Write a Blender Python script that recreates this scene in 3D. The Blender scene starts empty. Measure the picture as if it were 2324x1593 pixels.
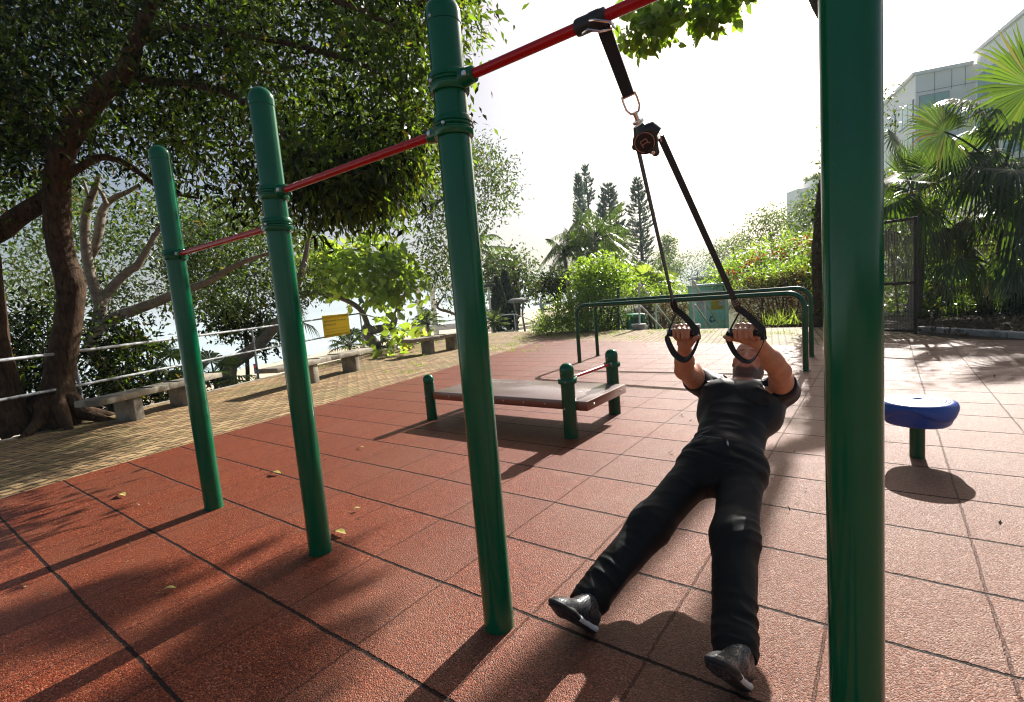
EXPO=1.25; SKYS=.05; SUNE=5.0; HAZED=.0006; DENO=True
import bpy, bmesh, math, random
import numpy as np
from mathutils import Vector, Matrix
R=math.radians
random.seed(7); rng=np.random.default_rng(7)
SC=bpy.context.scene; COL=SC.collection
V=lambda *a: np.array(a,float)

# ------------------------------------------------------------------ camera
CH=1.34; CF=0.97898199
def _rot(pitch,roll,yaw):
    cy,sy=math.cos(yaw),math.sin(yaw);cp,sp=math.cos(pitch),math.sin(pitch);cr,sr=math.cos(roll),math.sin(roll)
    F=V(sy*cp,cy*cp,-sp); r=V(cy,-sy,0); d=np.cross(F,r)
    return np.stack([cr*r+sr*d,-sr*r+cr*d,F])
CM=_rot(.10915451,.08405341,-.64447305); CC=V(0,0,CH)
def ray(x,y): return CM.T@V((x-1162)/1162/CF,(y-796.5)/1162/CF,1)
def gp(x,y,z=0.0): d=ray(x,y); return CC+d*(z-CH)/d[2]      # pixel of the survey -> point at height z
def at(x,y,t): return CC+ray(x,y)*t                           # pixel + distance -> point
def atY(x,y,Y): d=ray(x,y); return CC+d*Y/d[1]
def unit(v): v=np.asarray(v,float); return v/np.linalg.norm(v)
cam=bpy.data.cameras.new('camera'); co=bpy.data.objects.new('camera',cam); COL.objects.link(co)
cam.lens=CF*18; cam.sensor_width=36; cam.clip_end=6000; cam.clip_start=.02
m=Matrix.Identity(4)
for i in range(3):
    m[i][0]=CM[0][i]; m[i][1]=-CM[1][i]; m[i][2]=-CM[2][i]; m[i][3]=CC[i]
co.matrix_world=m; SC.camera=co

# ------------------------------------------------------------------ mesh helpers
def setmesh(name,verts,faces,smooth=True,angle=40,mats=(),fmat=None,attrs=None):
    me=bpy.data.meshes.new(name)
    verts=np.asarray(verts,np.float32)
    if isinstance(faces,np.ndarray):
        n,k=faces.shape
        me.vertices.add(len(verts)); me.vertices.foreach_set('co',verts.ravel())
        me.loops.add(n*k); me.loops.foreach_set('vertex_index',faces.astype(np.int32).ravel())
        me.polygons.add(n); me.polygons.foreach_set('loop_start',np.arange(0,n*k,k,dtype=np.int32))
        me.update(calc_edges=True)
    else:
        me.from_pydata([tuple(v) for v in verts.tolist()],[],faces); me.update()
    for a in mats: me.materials.append(a)
    if fmat is not None: me.polygons.foreach_set('material_index',np.asarray(fmat,np.int32))
    if attrs:
        for k,v in attrs.items():
            at_=me.attributes.new(k,'FLOAT','POINT'); at_.data.foreach_set('value',np.asarray(v,np.float32))
    if smooth:
        me.polygons.foreach_set('use_smooth',np.ones(len(me.polygons),bool))
        if angle<180: me.set_sharp_from_angle(angle=R(angle))
    return me
def loc_of(o):
    return np.zeros(3) if o is None else o['_w'] if False else np.array(WLOC.get(o.name,(0,0,0)))
WLOC={}
def link(name,me,parent=None,loc=(0,0,0)):
    o=bpy.data.objects.new(name,me); COL.objects.link(o)
    if parent is not None: o.parent=parent; WLOC[o.name]=WLOC[parent.name]
    else: o.location=loc; WLOC[o.name]=tuple(loc)
    return o
def tag(o,label=None,cat=None,group=None,kind=None):
    if label: o['label']=label
    if cat: o['category']=cat
    if group: o['group']=group
    if kind: o['kind']=kind
    return o
def thing(name,loc,label,cat,group=None):
    o=bpy.data.objects.new(name,None); COL.objects.link(o); o.location=tuple(map(float,loc)); o.empty_display_size=.1
    WLOC[o.name]=tuple(map(float,loc)); return tag(o,label,cat,group)
def copy_tree(o,loc=None,parent=None,rz=None):
    c=o.copy(); COL.objects.link(c)
    if parent is not None: c.parent=parent
    if loc is not None: c.location=tuple(map(float,loc))
    if rz is not None: c.rotation_euler=(0,0,rz)
    WLOC[c.name]=tuple(c.location)
    for ch in list(o.children): copy_tree(ch,parent=c)
    return c
def frame(d,up=(0,0,1)):
    d=unit(d); u=np.asarray(up,float)
    if abs(d@u)>.98: u=V(1,0,0)
    s=unit(np.cross(d,u)); return s,np.cross(s,d)
class MB:
    """collects shapes in world coordinates; build() links ONE mesh object"""
    def __init__(s): s.v=[]; s.f=[]; s.m=[]; s.n=0; s.cm=0
    def add(s,v,f):
        s.v+= [tuple(map(float,p)) for p in v]; s.f+=[tuple(i+s.n for i in q) for q in f]; s.m+=[s.cm]*len(f); s.n+=len(v); return s
    def box(s,c,size,ax=None,bev=0.0):
        c=np.asarray(c,float); X,Y,Z=(V(1,0,0),V(0,1,0),V(0,0,1)) if ax is None else [np.asarray(a,float) for a in ax]
        h=np.asarray(size,float)/2
        if bev<=0:
            P=[c+X*h[0]*i+Y*h[1]*j+Z*h[2]*k for k in(-1,1) for j in(-1,1) for i in(-1,1)]
            return s.add(P,[(0,2,3,1),(4,5,7,6),(0,1,5,4),(2,6,7,3),(0,4,6,2),(1,3,7,5)])
        b=min(bev,h.min()*.98); bm=bmesh.new(); bmesh.ops.create_cube(bm,size=1)
        for q in bm.verts: q.co=Vector((q.co.x*h[0]*2,q.co.y*h[1]*2,q.co.z*h[2]*2))
        bmesh.ops.bevel(bm,geom=bm.edges[:],offset=b,segments=2,profile=.5,affect='EDGES')
        bm.verts.index_update()
        P=[c+X*q.co.x+Y*q.co.y+Z*q.co.z for q in bm.verts]; F=[tuple(q.index for q in f.verts) for f in bm.faces]; bm.free()
        return s.add(P,F)
    def cyl(s,a,b,r0,r1=None,n=16,caps=True):
        return s.tube([a,b],[r0,r0 if r1 is None else r1],n,caps)
    def tube(s,pts,rad,n=8,caps=True,jit=0.0,sx=1.0):
        pts=[np.asarray(p,float) for p in pts]; k=len(pts)
        if np.isscalar(rad): rad=[rad]*k
        T=[unit(pts[min(i+1,k-1)]-pts[max(i-1,0)]) for i in range(k)]
        S,U=frame(T[0]); P=[]
        for i in range(k):
            S=unit(S-T[i]*(S@T[i])); U=np.cross(T[i],S)
            for j in range(n):
                a=2*math.pi*j/n; rr=rad[i]*(1+(random.uniform(-jit,jit) if jit else 0))
                P.append(pts[i]+S*math.cos(a)*rr*sx+U*math.sin(a)*rr)
        F=[(i*n+j,i*n+(j+1)%n,(i+1)*n+(j+1)%n,(i+1)*n+j) for i in range(k-1) for j in range(n)]
        if caps: F+= [tuple(range(n-1,-1,-1)),tuple((k-1)*n+j for j in range(n))]
        return s.add(P,F)
    def lathe(s,prof,c=(0,0,0),ax=(0,0,1),n=24,sy=1.0):
        c=np.asarray(c,float); A=unit(ax); S,U=frame(A,(0,1,0)); P=[];F=[]
        k=len(prof)
        for r,z in prof:
            for j in range(n):
                a=2*math.pi*j/n; P.append(c+A*z+(S*math.cos(a)+U*math.sin(a)*sy)*max(r,1e-5))
        F=[(i*n+j,i*n+(j+1)%n,(i+1)*n+(j+1)%n,(i+1)*n+j) for i in range(k-1) for j in range(n)]
        return s.add(P,F)
    def ribbon(s,pts,wid,w,th):
        """strap: pts centre line, wid width directions, w width, th thickness"""
        pts=[np.asarray(p,float) for p in pts];k=len(pts)
        if np.ndim(wid)==1: wid=[wid]*k
        if np.isscalar(w): w=[w]*k
        P=[]
        for i in range(k):
            T=unit(pts[min(i+1,k-1)]-pts[max(i-1,0)]); B=np.asarray(wid[i],float); B=unit(B-T*(B@T)); N=np.cross(T,B)
            for a,b in((-1,-1),(1,-1),(1,1),(-1,1)): P.append(pts[i]+B*a*w[i]/2+N*b*th/2)
        F=[(i*4+j,i*4+(j+1)%4,(i+1)*4+(j+1)%4,(i+1)*4+j) for i in range(k-1) for j in range(4)]+[(3,2,1,0),tuple((k-1)*4+j for j in range(4))]
        return s.add(P,F)
    def ball(s,c,r,n=14,m=8,ax=None):
        c=np.asarray(c,float); r=np.ones(3)*r; X=np.eye(3) if ax is None else np.asarray(ax,float); P=[];F=[]
        for i in range(m+1):
            t=math.pi*i/m
            for j in range(n):
                a=2*math.pi*j/n; P.append(c+X.T@(r*V(math.sin(t)*math.cos(a),math.sin(t)*math.sin(a),-math.cos(t))))
        return s.add(P,[(i*n+j,i*n+(j+1)%n,(i+1)*n+(j+1)%n,(i+1)*n+j) for i in range(m) for j in range(n)])
    def build(s,name,mat,parent=None,smooth=True,angle=40,loc=None,kind=None):
        L=np.array(WLOC[parent.name]) if parent is not None else np.array(loc if loc is not None else (0,0,0),float)
        v=np.array(s.v,float)-L
        mats=mat if isinstance(mat,(list,tuple)) else [mat]
        me=setmesh(name,v,s.f,smooth,angle,mats,s.m if len(mats)>1 else None)
        o=link(name,me,parent,tuple(L) if parent is None else (0,0,0))
        if kind: o['kind']=kind
        return o
def bez(a,b,c,n=8):
    a,b,c=[np.asarray(q,float) for q in(a,b,c)]
    return [a*(1-t)**2+b*2*t*(1-t)+c*t*t for t in np.linspace(0,1,n)]
def spl(pts,n=6):
    """Catmull-Rom through pts"""
    P=[np.asarray(p,float) for p in pts]; P=[2*P[0]-P[1]]+P+[2*P[-1]-P[-2]]; out=[]
    for i in range(1,len(P)-2):
        a,b,c,d=P[i-1:i+3]
        for t in np.linspace(0,1,n,endpoint=False):
            out.append(.5*((2*b)+(c-a)*t+(2*a-5*b+4*c-d)*t*t+(3*b-a-3*c+d)*t**3))
    out.append(P[-2]); return out
def lerp(vals,n):
    return list(np.interp(np.linspace(0,len(vals)-1,n),range(len(vals)),vals))

# ------------------------------------------------------------------ materials
def mat(name,base=(.5,.5,.5),rough=.5,metal=0.0,spec=.5,coat=0.0,coat_r=.1,sheen=0.0):
    M=bpy.data.materials.new(name); M.use_nodes=True; nt=M.node_tree; b=nt.nodes['Principled BSDF']
    b.inputs['Base Color'].default_value=(*base,1); b.inputs['Roughness'].default_value=rough; b.inputs['Metallic'].default_value=metal
    b.inputs['Specular IOR Level'].default_value=spec; b.inputs['Coat Weight'].default_value=coat; b.inputs['Coat Roughness'].default_value=coat_r
    if sheen: b.inputs['Sheen Weight'].default_value=sheen
    return M
class NT:
    def __init__(s,M): s.nt=M.node_tree; s.b=s.nt.nodes.get('Principled BSDF')
    def n(s,t,**k):
        x=s.nt.nodes.new(t)
        for a,v in k.items():
            if a in('op','operation'): x.operation=v
            elif a.startswith('i_'): x.inputs[int(a[2:])].default_value=v
            else: setattr(x,a,v)
        return x
    def l(s,a,b): s.nt.links.new(a,b)
    def math(s,op,a,b=None,c=None):
        x=s.n('ShaderNodeMath',operation=op)
        for i,q in enumerate((a,b,c)):
            if q is None: continue
            if isinstance(q,(int,float)): x.inputs[i].default_value=q
            else: s.l(q,x.inputs[i])
        return x.outputs[0]
    def ramp(s,f,stops,interp='LINEAR'):
        x=s.n('ShaderNodeValToRGB'); e=x.color_ramp.elements; x.color_ramp.interpolation=interp
        while len(e)<len(stops): e.new(.5)
        for q,(p,c) in zip(e,stops): q.position=p; q.color=(*c,1) if len(c)==3 else c
        s.l(f,x.inputs[0]); return x.outputs[0]
    def mix(s,f,a,b,mode='MIX'):
        x=s.n('ShaderNodeMix',data_type='RGBA',blend_type=mode)
        for i,q in((0,f),(6,a),(7,b)):
            if isinstance(q,(int,float)): x.inputs[i].default_value=q
            elif isinstance(q,tuple): x.inputs[i].default_value=(*q,1)
            else: s.l(q,x.inputs[i])
        return x.outputs[2]
    def coord(s,kind='Object'):
        return s.n('ShaderNodeTexCoord').outputs[kind]
    def pos(s): return s.n('ShaderNodeNewGeometry').outputs['Position']
    def noise(s,vec,scale,detail=2,rough=.5,dist=0.0):
        x=s.n('ShaderNodeTexNoise'); x.inputs['Scale'].default_value=scale; x.inputs['Detail'].default_value=detail
        x.inputs['Roughness'].default_value=rough; x.inputs['Distortion'].default_value=dist
        if vec is not None: s.l(vec,x.inputs['Vector'])
        return x.outputs['Fac']
    def voro(s,vec,scale,feat='F1',out='Distance'):
        x=s.n('ShaderNodeTexVoronoi',feature=feat); x.inputs['Scale'].default_value=scale
        if vec is not None: s.l(vec,x.inputs['Vector'])
        return x.outputs[out]
    def bump(s,h,strength,dist,normal=None):
        x=s.n('ShaderNodeBump'); x.inputs['Strength'].default_value=strength; x.inputs['Distance'].default_value=dist
        s.l(h,x.inputs['Height'])
        if normal is not None: s.l(normal,x.inputs['Normal'])
        return x.outputs[0]
    def scale(s,vec,v):
        x=s.n('ShaderNodeVectorMath',operation='MULTIPLY'); s.l(vec,x.inputs[0]); x.inputs[1].default_value=v; return x.outputs[0]
    def sep(s,vec):
        x=s.n('ShaderNodeSeparateXYZ'); s.l(vec,x.inputs[0]); return x.outputs
    def comb(s,a,b,c=0.0):
        x=s.n('ShaderNodeCombineXYZ')
        for i,q in enumerate((a,b,c)):
            if isinstance(q,(int,float)): x.inputs[i].default_value=q
            else: s.l(q,x.inputs[i])
        return x.outputs[0]
    def base(s,c): s.l(c,s.b.inputs['Base Color'])
    def rough(s,c): s.l(c,s.b.inputs['Roughness'])
    def norm(s,c): s.l(c,s.b.inputs['Normal'])

def paint(name,c,rough=.28,coat=.0,dirt=.15,bs=.06,spec=.4):
    M=mat(name,c,rough,0,spec,coat,.08); t=NT(M); P=t.pos()
    n1=t.noise(P,5,4,.6); n2=t.noise(P,11,3,.6)
    col=t.mix(t.ramp(n1,[(.3,(0,0,0)),(.8,(1,1,1))]),tuple(x*(1-dirt) for x in c),tuple(min(1,x*(1+dirt*.5)) for x in c))
    sp=t.ramp(t.noise(P,240,2,.5),[(.725,(0,0,0)),(.75,(1,1,1))])     # small chips
    sp2=t.math('MULTIPLY',sp,t.ramp(t.noise(P,3.1,1),[(.56,(0,0,0)),(.66,(1,1,1))]))
    t.base(t.mix(t.math('MULTIPLY',sp2,.6),col,tuple(x*.4+.10 for x in c)))
    t.rough(t.math('ADD',t.math('MULTIPLY',n2,.10),rough-.05))
    t.norm(t.bump(t.noise(P,330,2,.5),bs,.0010))
    return M
GREEN=paint('green_powder_coat',(.0006,.100,.040),.15,0,.15,.06,.36)
GREEN2=paint('green_powder_coat_old',(.0012,.075,.031),.22)
RED=paint('red_powder_coat',(.36,.004,.006),.26,0,.1,.06,.3)
STEEL=mat('bare_steel',(.62,.62,.60),.28,1.0)
CHROME=mat('chrome',(.75,.75,.75),.12,1.0)

GALV=mat('galvanised_pipe',(.42,.44,.45),.6,0,.3)
t=NT(GALV);P=t.pos();t.base(t.ramp(t.math('ADD',t.noise(P,9,5,.7),t.math('MULTIPLY',t.noise(P,60,2),.25)),[(.47,(.03,.032,.035)),(.57,(.26,.275,.285)),(.82,(.50,.52,.53))]))
GALVL=mat('pale_galvanised_pipe',(.5,.53,.53),.55,0,.35)
t=NT(GALVL);P=t.pos();t.base(t.ramp(t.noise(P,14,5,.7),[(.28,(.30,.305,.30)),(.42,(.70,.71,.70)),(.8,(.80,.81,.80))]))
BLACKW=mat('black_webbing',(.012,.013,.014),.75,0,.3,sheen=.2)
t=NT(BLACKW);P=t.pos();t.norm(t.bump(t.noise(t.scale(P,(900,900,900)),1,1),.4,.0006))
RUBBERB=mat('black_rubber',(.016,.018,.019),.5,0,.4)
BLACKP=mat('black_plastic',(.014,.016,.018),.34,0,.5)
COPPER=mat('copper_print',(.42,.24,.18),.4,.5)
WHITEP=mat('white_plastic',(.75,.75,.73),.35)
def concrete(name,a,b,sc=1.0,wet=.75):
    M=mat(name,a,.85); t=NT(M);P=t.pos()
    n=t.math('ADD',t.math('MULTIPLY',t.noise(P,6*sc,6,.7),.7),t.math('MULTIPLY',t.voro(P,120*sc),.45))
    st=t.ramp(t.noise(P,2.3*sc,4,.65),[(.46,(0,0,0)),(.62,(1,1,1))])
    t.base(t.mix(t.math('MULTIPLY',st,.65),t.ramp(n,[(.25,b),(.75,a)]),tuple(x*.35 for x in b)))
    t.norm(t.bump(n,.6,.006)); return M
CONC=concrete('pebbled_concrete',(.36,.32,.24),(.15,.125,.09))
CONCG=concrete('grey_concrete',(.40,.385,.35),(.22,.21,.19))

def leafmat(name,dark,light,trans=(.30,.52,.04),tw=.42,rough=.42,spec=.5,pale=None,dk=.5):
    """leaf: glossy on top, lets light through"""
    M=bpy.data.materials.new(name); M.use_nodes=True; t=NT(M); nt=M.node_tree; b=t.b
    a=t.n('ShaderNodeAttribute',attribute_name='rnd'); r=a.outputs['Fac']
    col=t.ramp(r,[(0,dark),(.75,light)]+([(.985,light),(1,pale)] if pale else [(1,tuple(x*1.25 for x in light))]))
    t.base(col); b.inputs['Roughness'].default_value=rough; b.inputs['Specular IOR Level'].default_value=spec
    tr=t.n('ShaderNodeBsdfTranslucent'); tc=t.ramp(r,[(0,tuple(x*dk for x in trans)),(.55,tuple(x*(dk+.1) for x in trans)),(.9,trans)]+([(1,pale)] if pale else []))
    t.l(tc,tr.inputs['Color'])
    mx=t.n('ShaderNodeMixShader'); mx.inputs[0].default_value=tw
    t.l(b.outputs[0],mx.inputs[1]); t.l(tr.outputs[0],mx.inputs[2]); t.l(mx.outputs[0],nt.nodes['Material Output'].inputs['Surface'])
    return M
def barkmat(name,a,b,sc=1.0,bs=.9,zs=.25,ring=0.0):
    M=mat(name,a,.9,0,.2); t=NT(M); P=t.pos(); Q=t.scale(P,(1,1,zs))
    n=t.math('ADD',t.math('MULTIPLY',t.noise(Q,16*sc,6,.7,.4),.75),t.math('MULTIPLY',t.noise(P,3*sc,3),.3))
    if ring: n=t.math('ADD',n,t.math('MULTIPLY',t.noise(t.scale(P,(1,1,9)),6*sc,3),ring))
    lo,hi=(.38,.72) if not ring else (.5,.85)
    t.base(t.ramp(n,[(lo,b),(hi,a)])); t.norm(t.bump(n,bs,.03)); return M
BARK=barkmat('rough_brown_bark',(.12,.07,.036),(.010,.006,.004),1.6,1.0,.3)
BARKG=barkmat('smooth_grey_bark',(.34,.29,.23),(.14,.115,.09),.6,.35,1,.25)
BARKD=barkmat('dark_bark',(.10,.075,.055),(.03,.022,.017))
PALMB=barkmat('palm_bark',(.27,.23,.18),(.10,.085,.07),1,.5,3)
# ================================================================== light and sky
SUN_EL,SUN_AZ=32.0,-2.0          # degrees; azimuth from +Y towards +X
W=bpy.data.worlds.new('World'); SC.world=W; W.use_nodes=True; nt=W.node_tree
sk=nt.nodes.new('ShaderNodeTexSky'); sk.sky_type='NISHITA'; sk.sun_disc=False
sk.sun_elevation=R(SUN_EL); sk.sun_rotation=R(SUN_AZ); sk.air_density=.8; sk.dust_density=4.5; sk.ozone_density=1.0
bg=nt.nodes['Background']; bg.inputs['Strength'].default_value=SKYS; nt.links.new(sk.outputs[0],bg.inputs['Color'])
sl=bpy.data.lights.new('sun','SUN'); sl.energy=SUNE; sl.angle=R(.53); sl.color=(1,.955,.89)
so=bpy.data.objects.new('sun',sl); COL.objects.link(so)
SD=V(math.sin(R(SUN_AZ))*math.cos(R(SUN_EL)),math.cos(R(SUN_AZ))*math.cos(R(SUN_EL)),math.sin(R(SUN_EL)))
so.rotation_euler=Vector(SD).to_track_quat('Z','Y').to_euler(); so.location=tuple(SD*80)
SC.view_settings.view_transform='Standard'; SC.view_settings.look='None'; SC.view_settings.exposure=EXPO; SC.view_settings.gamma=1
SC.cycles.use_denoising=DENO; SC.cycles.filter_width=1.15; SC.cycles.max_bounces=10; SC.cycles.diffuse_bounces=4; SC.cycles.transmission_bounces=6; SC.cycles.transparent_max_bounces=12
SC.cycles.sample_clamp_indirect=8; SC.cycles.caustics_reflective=False; SC.cycles.caustics_refractive=False

# ================================================================== setting
TS=.505; TY0,TX0=.545,-.18
def poly(name,pts,z,mat_,thick=0.0,label=None):
    pts=[(float(x),float(y)) for x,y in pts]; n=len(pts); mb=MB()
    a=sum(pts[i][0]*pts[(i+1)%n][1]-pts[(i+1)%n][0]*pts[i][1] for i in range(n))
    if a<0: pts=pts[::-1]
    top=[(x,y,z) for x,y in pts]
    if thick: mb.add(top+[(x,y,z-thick) for x,y in pts],[tuple(range(n))]+[(i,i+n,(i+1)%n+n,(i+1)%n) for i in range(n)])
    else: mb.add(top,[tuple(range(n))])
    o=mb.build(name,mat_,smooth=False); o['kind']='structure'; return o

# --- rubber safety tiles
M=mat('rubber_tiles',(.25,.08,.05),.6,0,.13); t=NT(M); P=t.pos(); x,y,z=t.sep(P)
fx=t.math('DIVIDE',t.math('SUBTRACT',x,TX0-200*TS),TS); fy=t.math('DIVIDE',t.math('SUBTRACT',y,TY0-200*TS),TS)
wob=t.math('MULTIPLY',t.math('SUBTRACT',t.noise(P,55,3,.6),.5),.030)
wob2=t.math('MULTIPLY',t.math('SUBTRACT',t.noise(P,2.2,2),.5),.035)
fxw=t.math('ADD',t.math('ADD',fx,wob),wob2); fyw=t.math('ADD',t.math('ADD',fy,wob),wob2)
dx=t.math('ABSOLUTE',t.math('SUBTRACT',t.math('FRACT',fxw),.5)); dy=t.math('ABSOLUTE',t.math('SUBTRACT',t.math('FRACT',fyw),.5))
jx=t.ramp(dx,[(.4880,(0,0,0)),(.4945,(1,1,1))]); jy=t.ramp(dy,[(.4805,(0,0,0)),(.489,(1,1,1))])
j=t.math('MAXIMUM',t.math('MULTIPLY',jx,.5),jy)
wn=t.n('ShaderNodeTexWhiteNoise',noise_dimensions='2D'); t.l(t.comb(t.math('FLOOR',fxw),t.math('FLOOR',fyw)),wn.inputs['Vector'])
gr=t.voro(P,190,out='Color'); gd=t.voro(P,190); grs=t.sep(gr)
big=t.noise(P,1.3,4,.65); mid=t.noise(P,9,3,.6)
c=t.ramp(grs[0],[(0,(.035,.006,.002)),(.35,(.130,.023,.008)),(.75,(.225,.044,.014)),(.93,(.29,.078,.033)),(1,(.42,.19,.11))])
c=t.mix(t.math('MULTIPLY',t.ramp(wn.outputs['Value'],[(0,(0,0,0)),(1,(1,1,1))]),.42),c,(.115,.034,.016))
c=t.mix(t.math('MULTIPLY',t.ramp(big,[(.45,(0,0,0)),(.70,(1,1,1))]),.40),c,(.17,.066,.036))
c=t.mix(t.math('MULTIPLY',t.ramp(mid,[(.5,(0,0,0)),(.8,(1,1,1))]),.25),c,(.075,.02,.013))
fd=t.math('MULTIPLY',t.ramp(t.math('ADD',t.math('MULTIPLY',t.math('ADD',x,3.0),.19),t.math('MULTIPLY',t.math('SUBTRACT',big,.5),.5)),[(.15,(0,0,0)),(.85,(1,1,1))]),.60)   # sun glare painted into the tile colour, paler towards the right
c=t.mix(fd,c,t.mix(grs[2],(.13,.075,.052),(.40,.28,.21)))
t.base(t.mix(t.math('MULTIPLY',j,.95),c,(.007,.004,.003)))
hgt=t.math('SUBTRACT',t.math('MULTIPLY',t.math('SUBTRACT',1.0,gd),.6),t.math('MULTIPLY',j,2.2))
hgt=t.math('ADD',hgt,t.math('MULTIPLY',t.noise(P,140,2),.5))
nb_=t.bump(hgt,.9,.006); t.norm(nb_); t.l(nb_,t.b.inputs['Coat Normal']); t.b.inputs['Coat Weight'].default_value=.10; t.b.inputs['Coat Roughness'].default_value=.24
t.rough(t.math('ADD',t.math('ADD',.42,t.math('MULTIPLY',grs[1],.2)),t.math('MULTIPLY',j,.3))); FLOORM=M

# --- interlocking pavers
e0,e1=gp(0,1135),gp(1240,771); ed=unit((e1-e0)*V(1,1,0)); en=V(-ed[1],ed[0],0)     # floor edge direction / to the left
M=mat('clay_pavers',(.4,.3,.2),.8,0,.35); t=NT(M); P=t.pos()
def dotn(vec,v):
    d=t.n('ShaderNodeVectorMath',operation='DOT_PRODUCT'); t.l(vec,d.inputs[0]); d.inputs[1].default_value=tuple(map(float,v)); return d.outputs['Value']
u=dotn(P,ed); w=dotn(P,en)
BU,BV=.25,.125
row=t.math('FLOOR',t.math('DIVIDE',w,BV))
zig=t.math('MULTIPLY',t.math('PINGPONG',t.math('DIVIDE',u,BU/4),1.0),.022)
wz=t.math('ADD',t.math('DIVIDE',t.math('ADD',w,t.math('SUBTRACT',zig,.011)),BV),t.math('MULTIPLY',t.math('SUBTRACT',t.noise(P,40,2),.5),.10))
row=t.math('FLOOR',wz); off=t.math('MULTIPLY',t.math('MODULO',t.math('ADD',row,2000.0),2.0),.5)
uz=t.math('ADD',t.math('ADD',t.math('DIVIDE',u,BU),off),t.math('ADD',t.math('MULTIPLY',t.math('SUBTRACT',t.math('FRACT',wz),.5),.12),t.math('MULTIPLY',t.math('SUBTRACT',t.noise(P,37,2),.5),.05)))
du=t.math('ABSOLUTE',t.math('SUBTRACT',t.math('FRACT',uz),.5)); dw=t.math('ABSOLUTE',t.math('SUBTRACT',t.math('FRACT',wz),.5))
j=t.math('MAXIMUM',t.ramp(du,[(.44,(0,0,0)),(.47,(1,1,1))]),t.ramp(dw,[(.365,(0,0,0)),(.43,(1,1,1))]))
wn=t.n('ShaderNodeTexWhiteNoise',noise_dimensions='2D'); t.l(t.comb(t.math('FLOOR',uz),row),wn.inputs['Vector'])
n=t.noise(P,30,5,.7)
c=t.ramp(t.math('ADD',t.math('MULTIPLY',wn.outputs['Value'],.55),t.math('MULTIPLY',n,.45)),[(.15,(.15,.085,.034)),(.5,(.29,.18,.078)),(.85,(.40,.275,.13))])
moss=t.ramp(t.noise(P,.9,4,.6),[(.47,(0,0,0)),(.63,(1,1,1))])
c=t.mix(t.math('MULTIPLY',moss,.5),c,(.17,.135,.05))
t.base(t.mix(t.math('MULTIPLY',j,.95),c,t.mix(moss,(.022,.016,.010),(.05,.06,.02))))
t.norm(t.bump(t.math('SUBTRACT',t.math('MULTIPLY',n,.35),j),.8,.008)); PAVM=M

M=mat('dark_soil',(.05,.035,.025),.95,0,.1); t=NT(M);P=t.pos()
t.base(t.ramp(t.math('ADD',t.math('MULTIPLY',t.noise(P,5,6,.7),.6),t.math('MULTIPLY',t.voro(P,45),.5)),[(.25,(.018,.012,.008)),(.6,(.06,.042,.028)),(.85,(.13,.095,.06))]))
t.norm(t.bump(t.noise(P,25,5,.7),.9,.05)); SOILM=M
M=mat('beach_sand',(.62,.52,.38),.95,0,.15); t=NT(M);P=t.pos()
t.base(t.ramp(t.noise(P,2.5,7,.75),[(.3,(.52,.42,.29)),(.7,(.68,.58,.44))])); t.norm(t.bump(t.noise(P,3.5,5,.6),.8,.15)); SANDM=M
M=mat('sea_water',(.22,.42,.44),.18,0,.5); t=NT(M);P=t.pos()
t.norm(t.bump(t.noise(t.scale(P,(1,1.7,1)),.9,6,.6),.5,.18)); t.base(t.ramp(t.noise(P,.05,3),[(.3,(.48,.60,.60)),(.7,(.60,.70,.69))])); SEAM=M
M=mat('lawn_earth',(.07,.08,.03),.95,0,.1); t=NT(M);P=t.pos()
t.base(t.ramp(t.noise(P,3,6,.7),[(.3,(.05,.04,.02)),(.5,(.06,.075,.02)),(.8,(.12,.12,.045))])); LAWNM=M

pe0,pe1=gp(0,1005),gp(940,778)                                         # outer edge of the paving
pd=unit((pe1-pe0)*V(1,1,0))
PA=pe0-pd*30; PB=pe0+pd*13.6
fA=e0-ed*30; fB=e1.copy(); fC=gp(1860,769); fD=gp(2015,768)
BKY=15.15                                                               # back edge of the paving
# rubber floor: left edge, back edge, right
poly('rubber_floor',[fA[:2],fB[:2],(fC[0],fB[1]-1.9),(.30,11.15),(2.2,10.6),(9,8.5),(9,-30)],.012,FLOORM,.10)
poly('paved_path',[PA[:2],PB[:2],(-11.4,BKY),(-1.0,13.75),(.25,12.3),(.9,11.2),(9,6),(9,-30)],.004,PAVM,.25)
poly('planting_bed',[(-1.15,13.9),(-1.4,34),(60,34),(60,-30),(9.0,-30),(9.0,8.55),(2.2,10.66),(.3,11.3)],.0,SOILM,.3)
poly('kerb_edge',[PA[:2]-.16*V(-pd[1],pd[0]),PA[:2],PB[:2],PB[:2]-.16*V(-pd[1],pd[0])] if False else [PA[:2]+.14*V(-pd[1],pd[0]),PA[:2],PB[:2],PB[:2]+.14*V(-pd[1],pd[0])],.012,CONC,.3)
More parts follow.
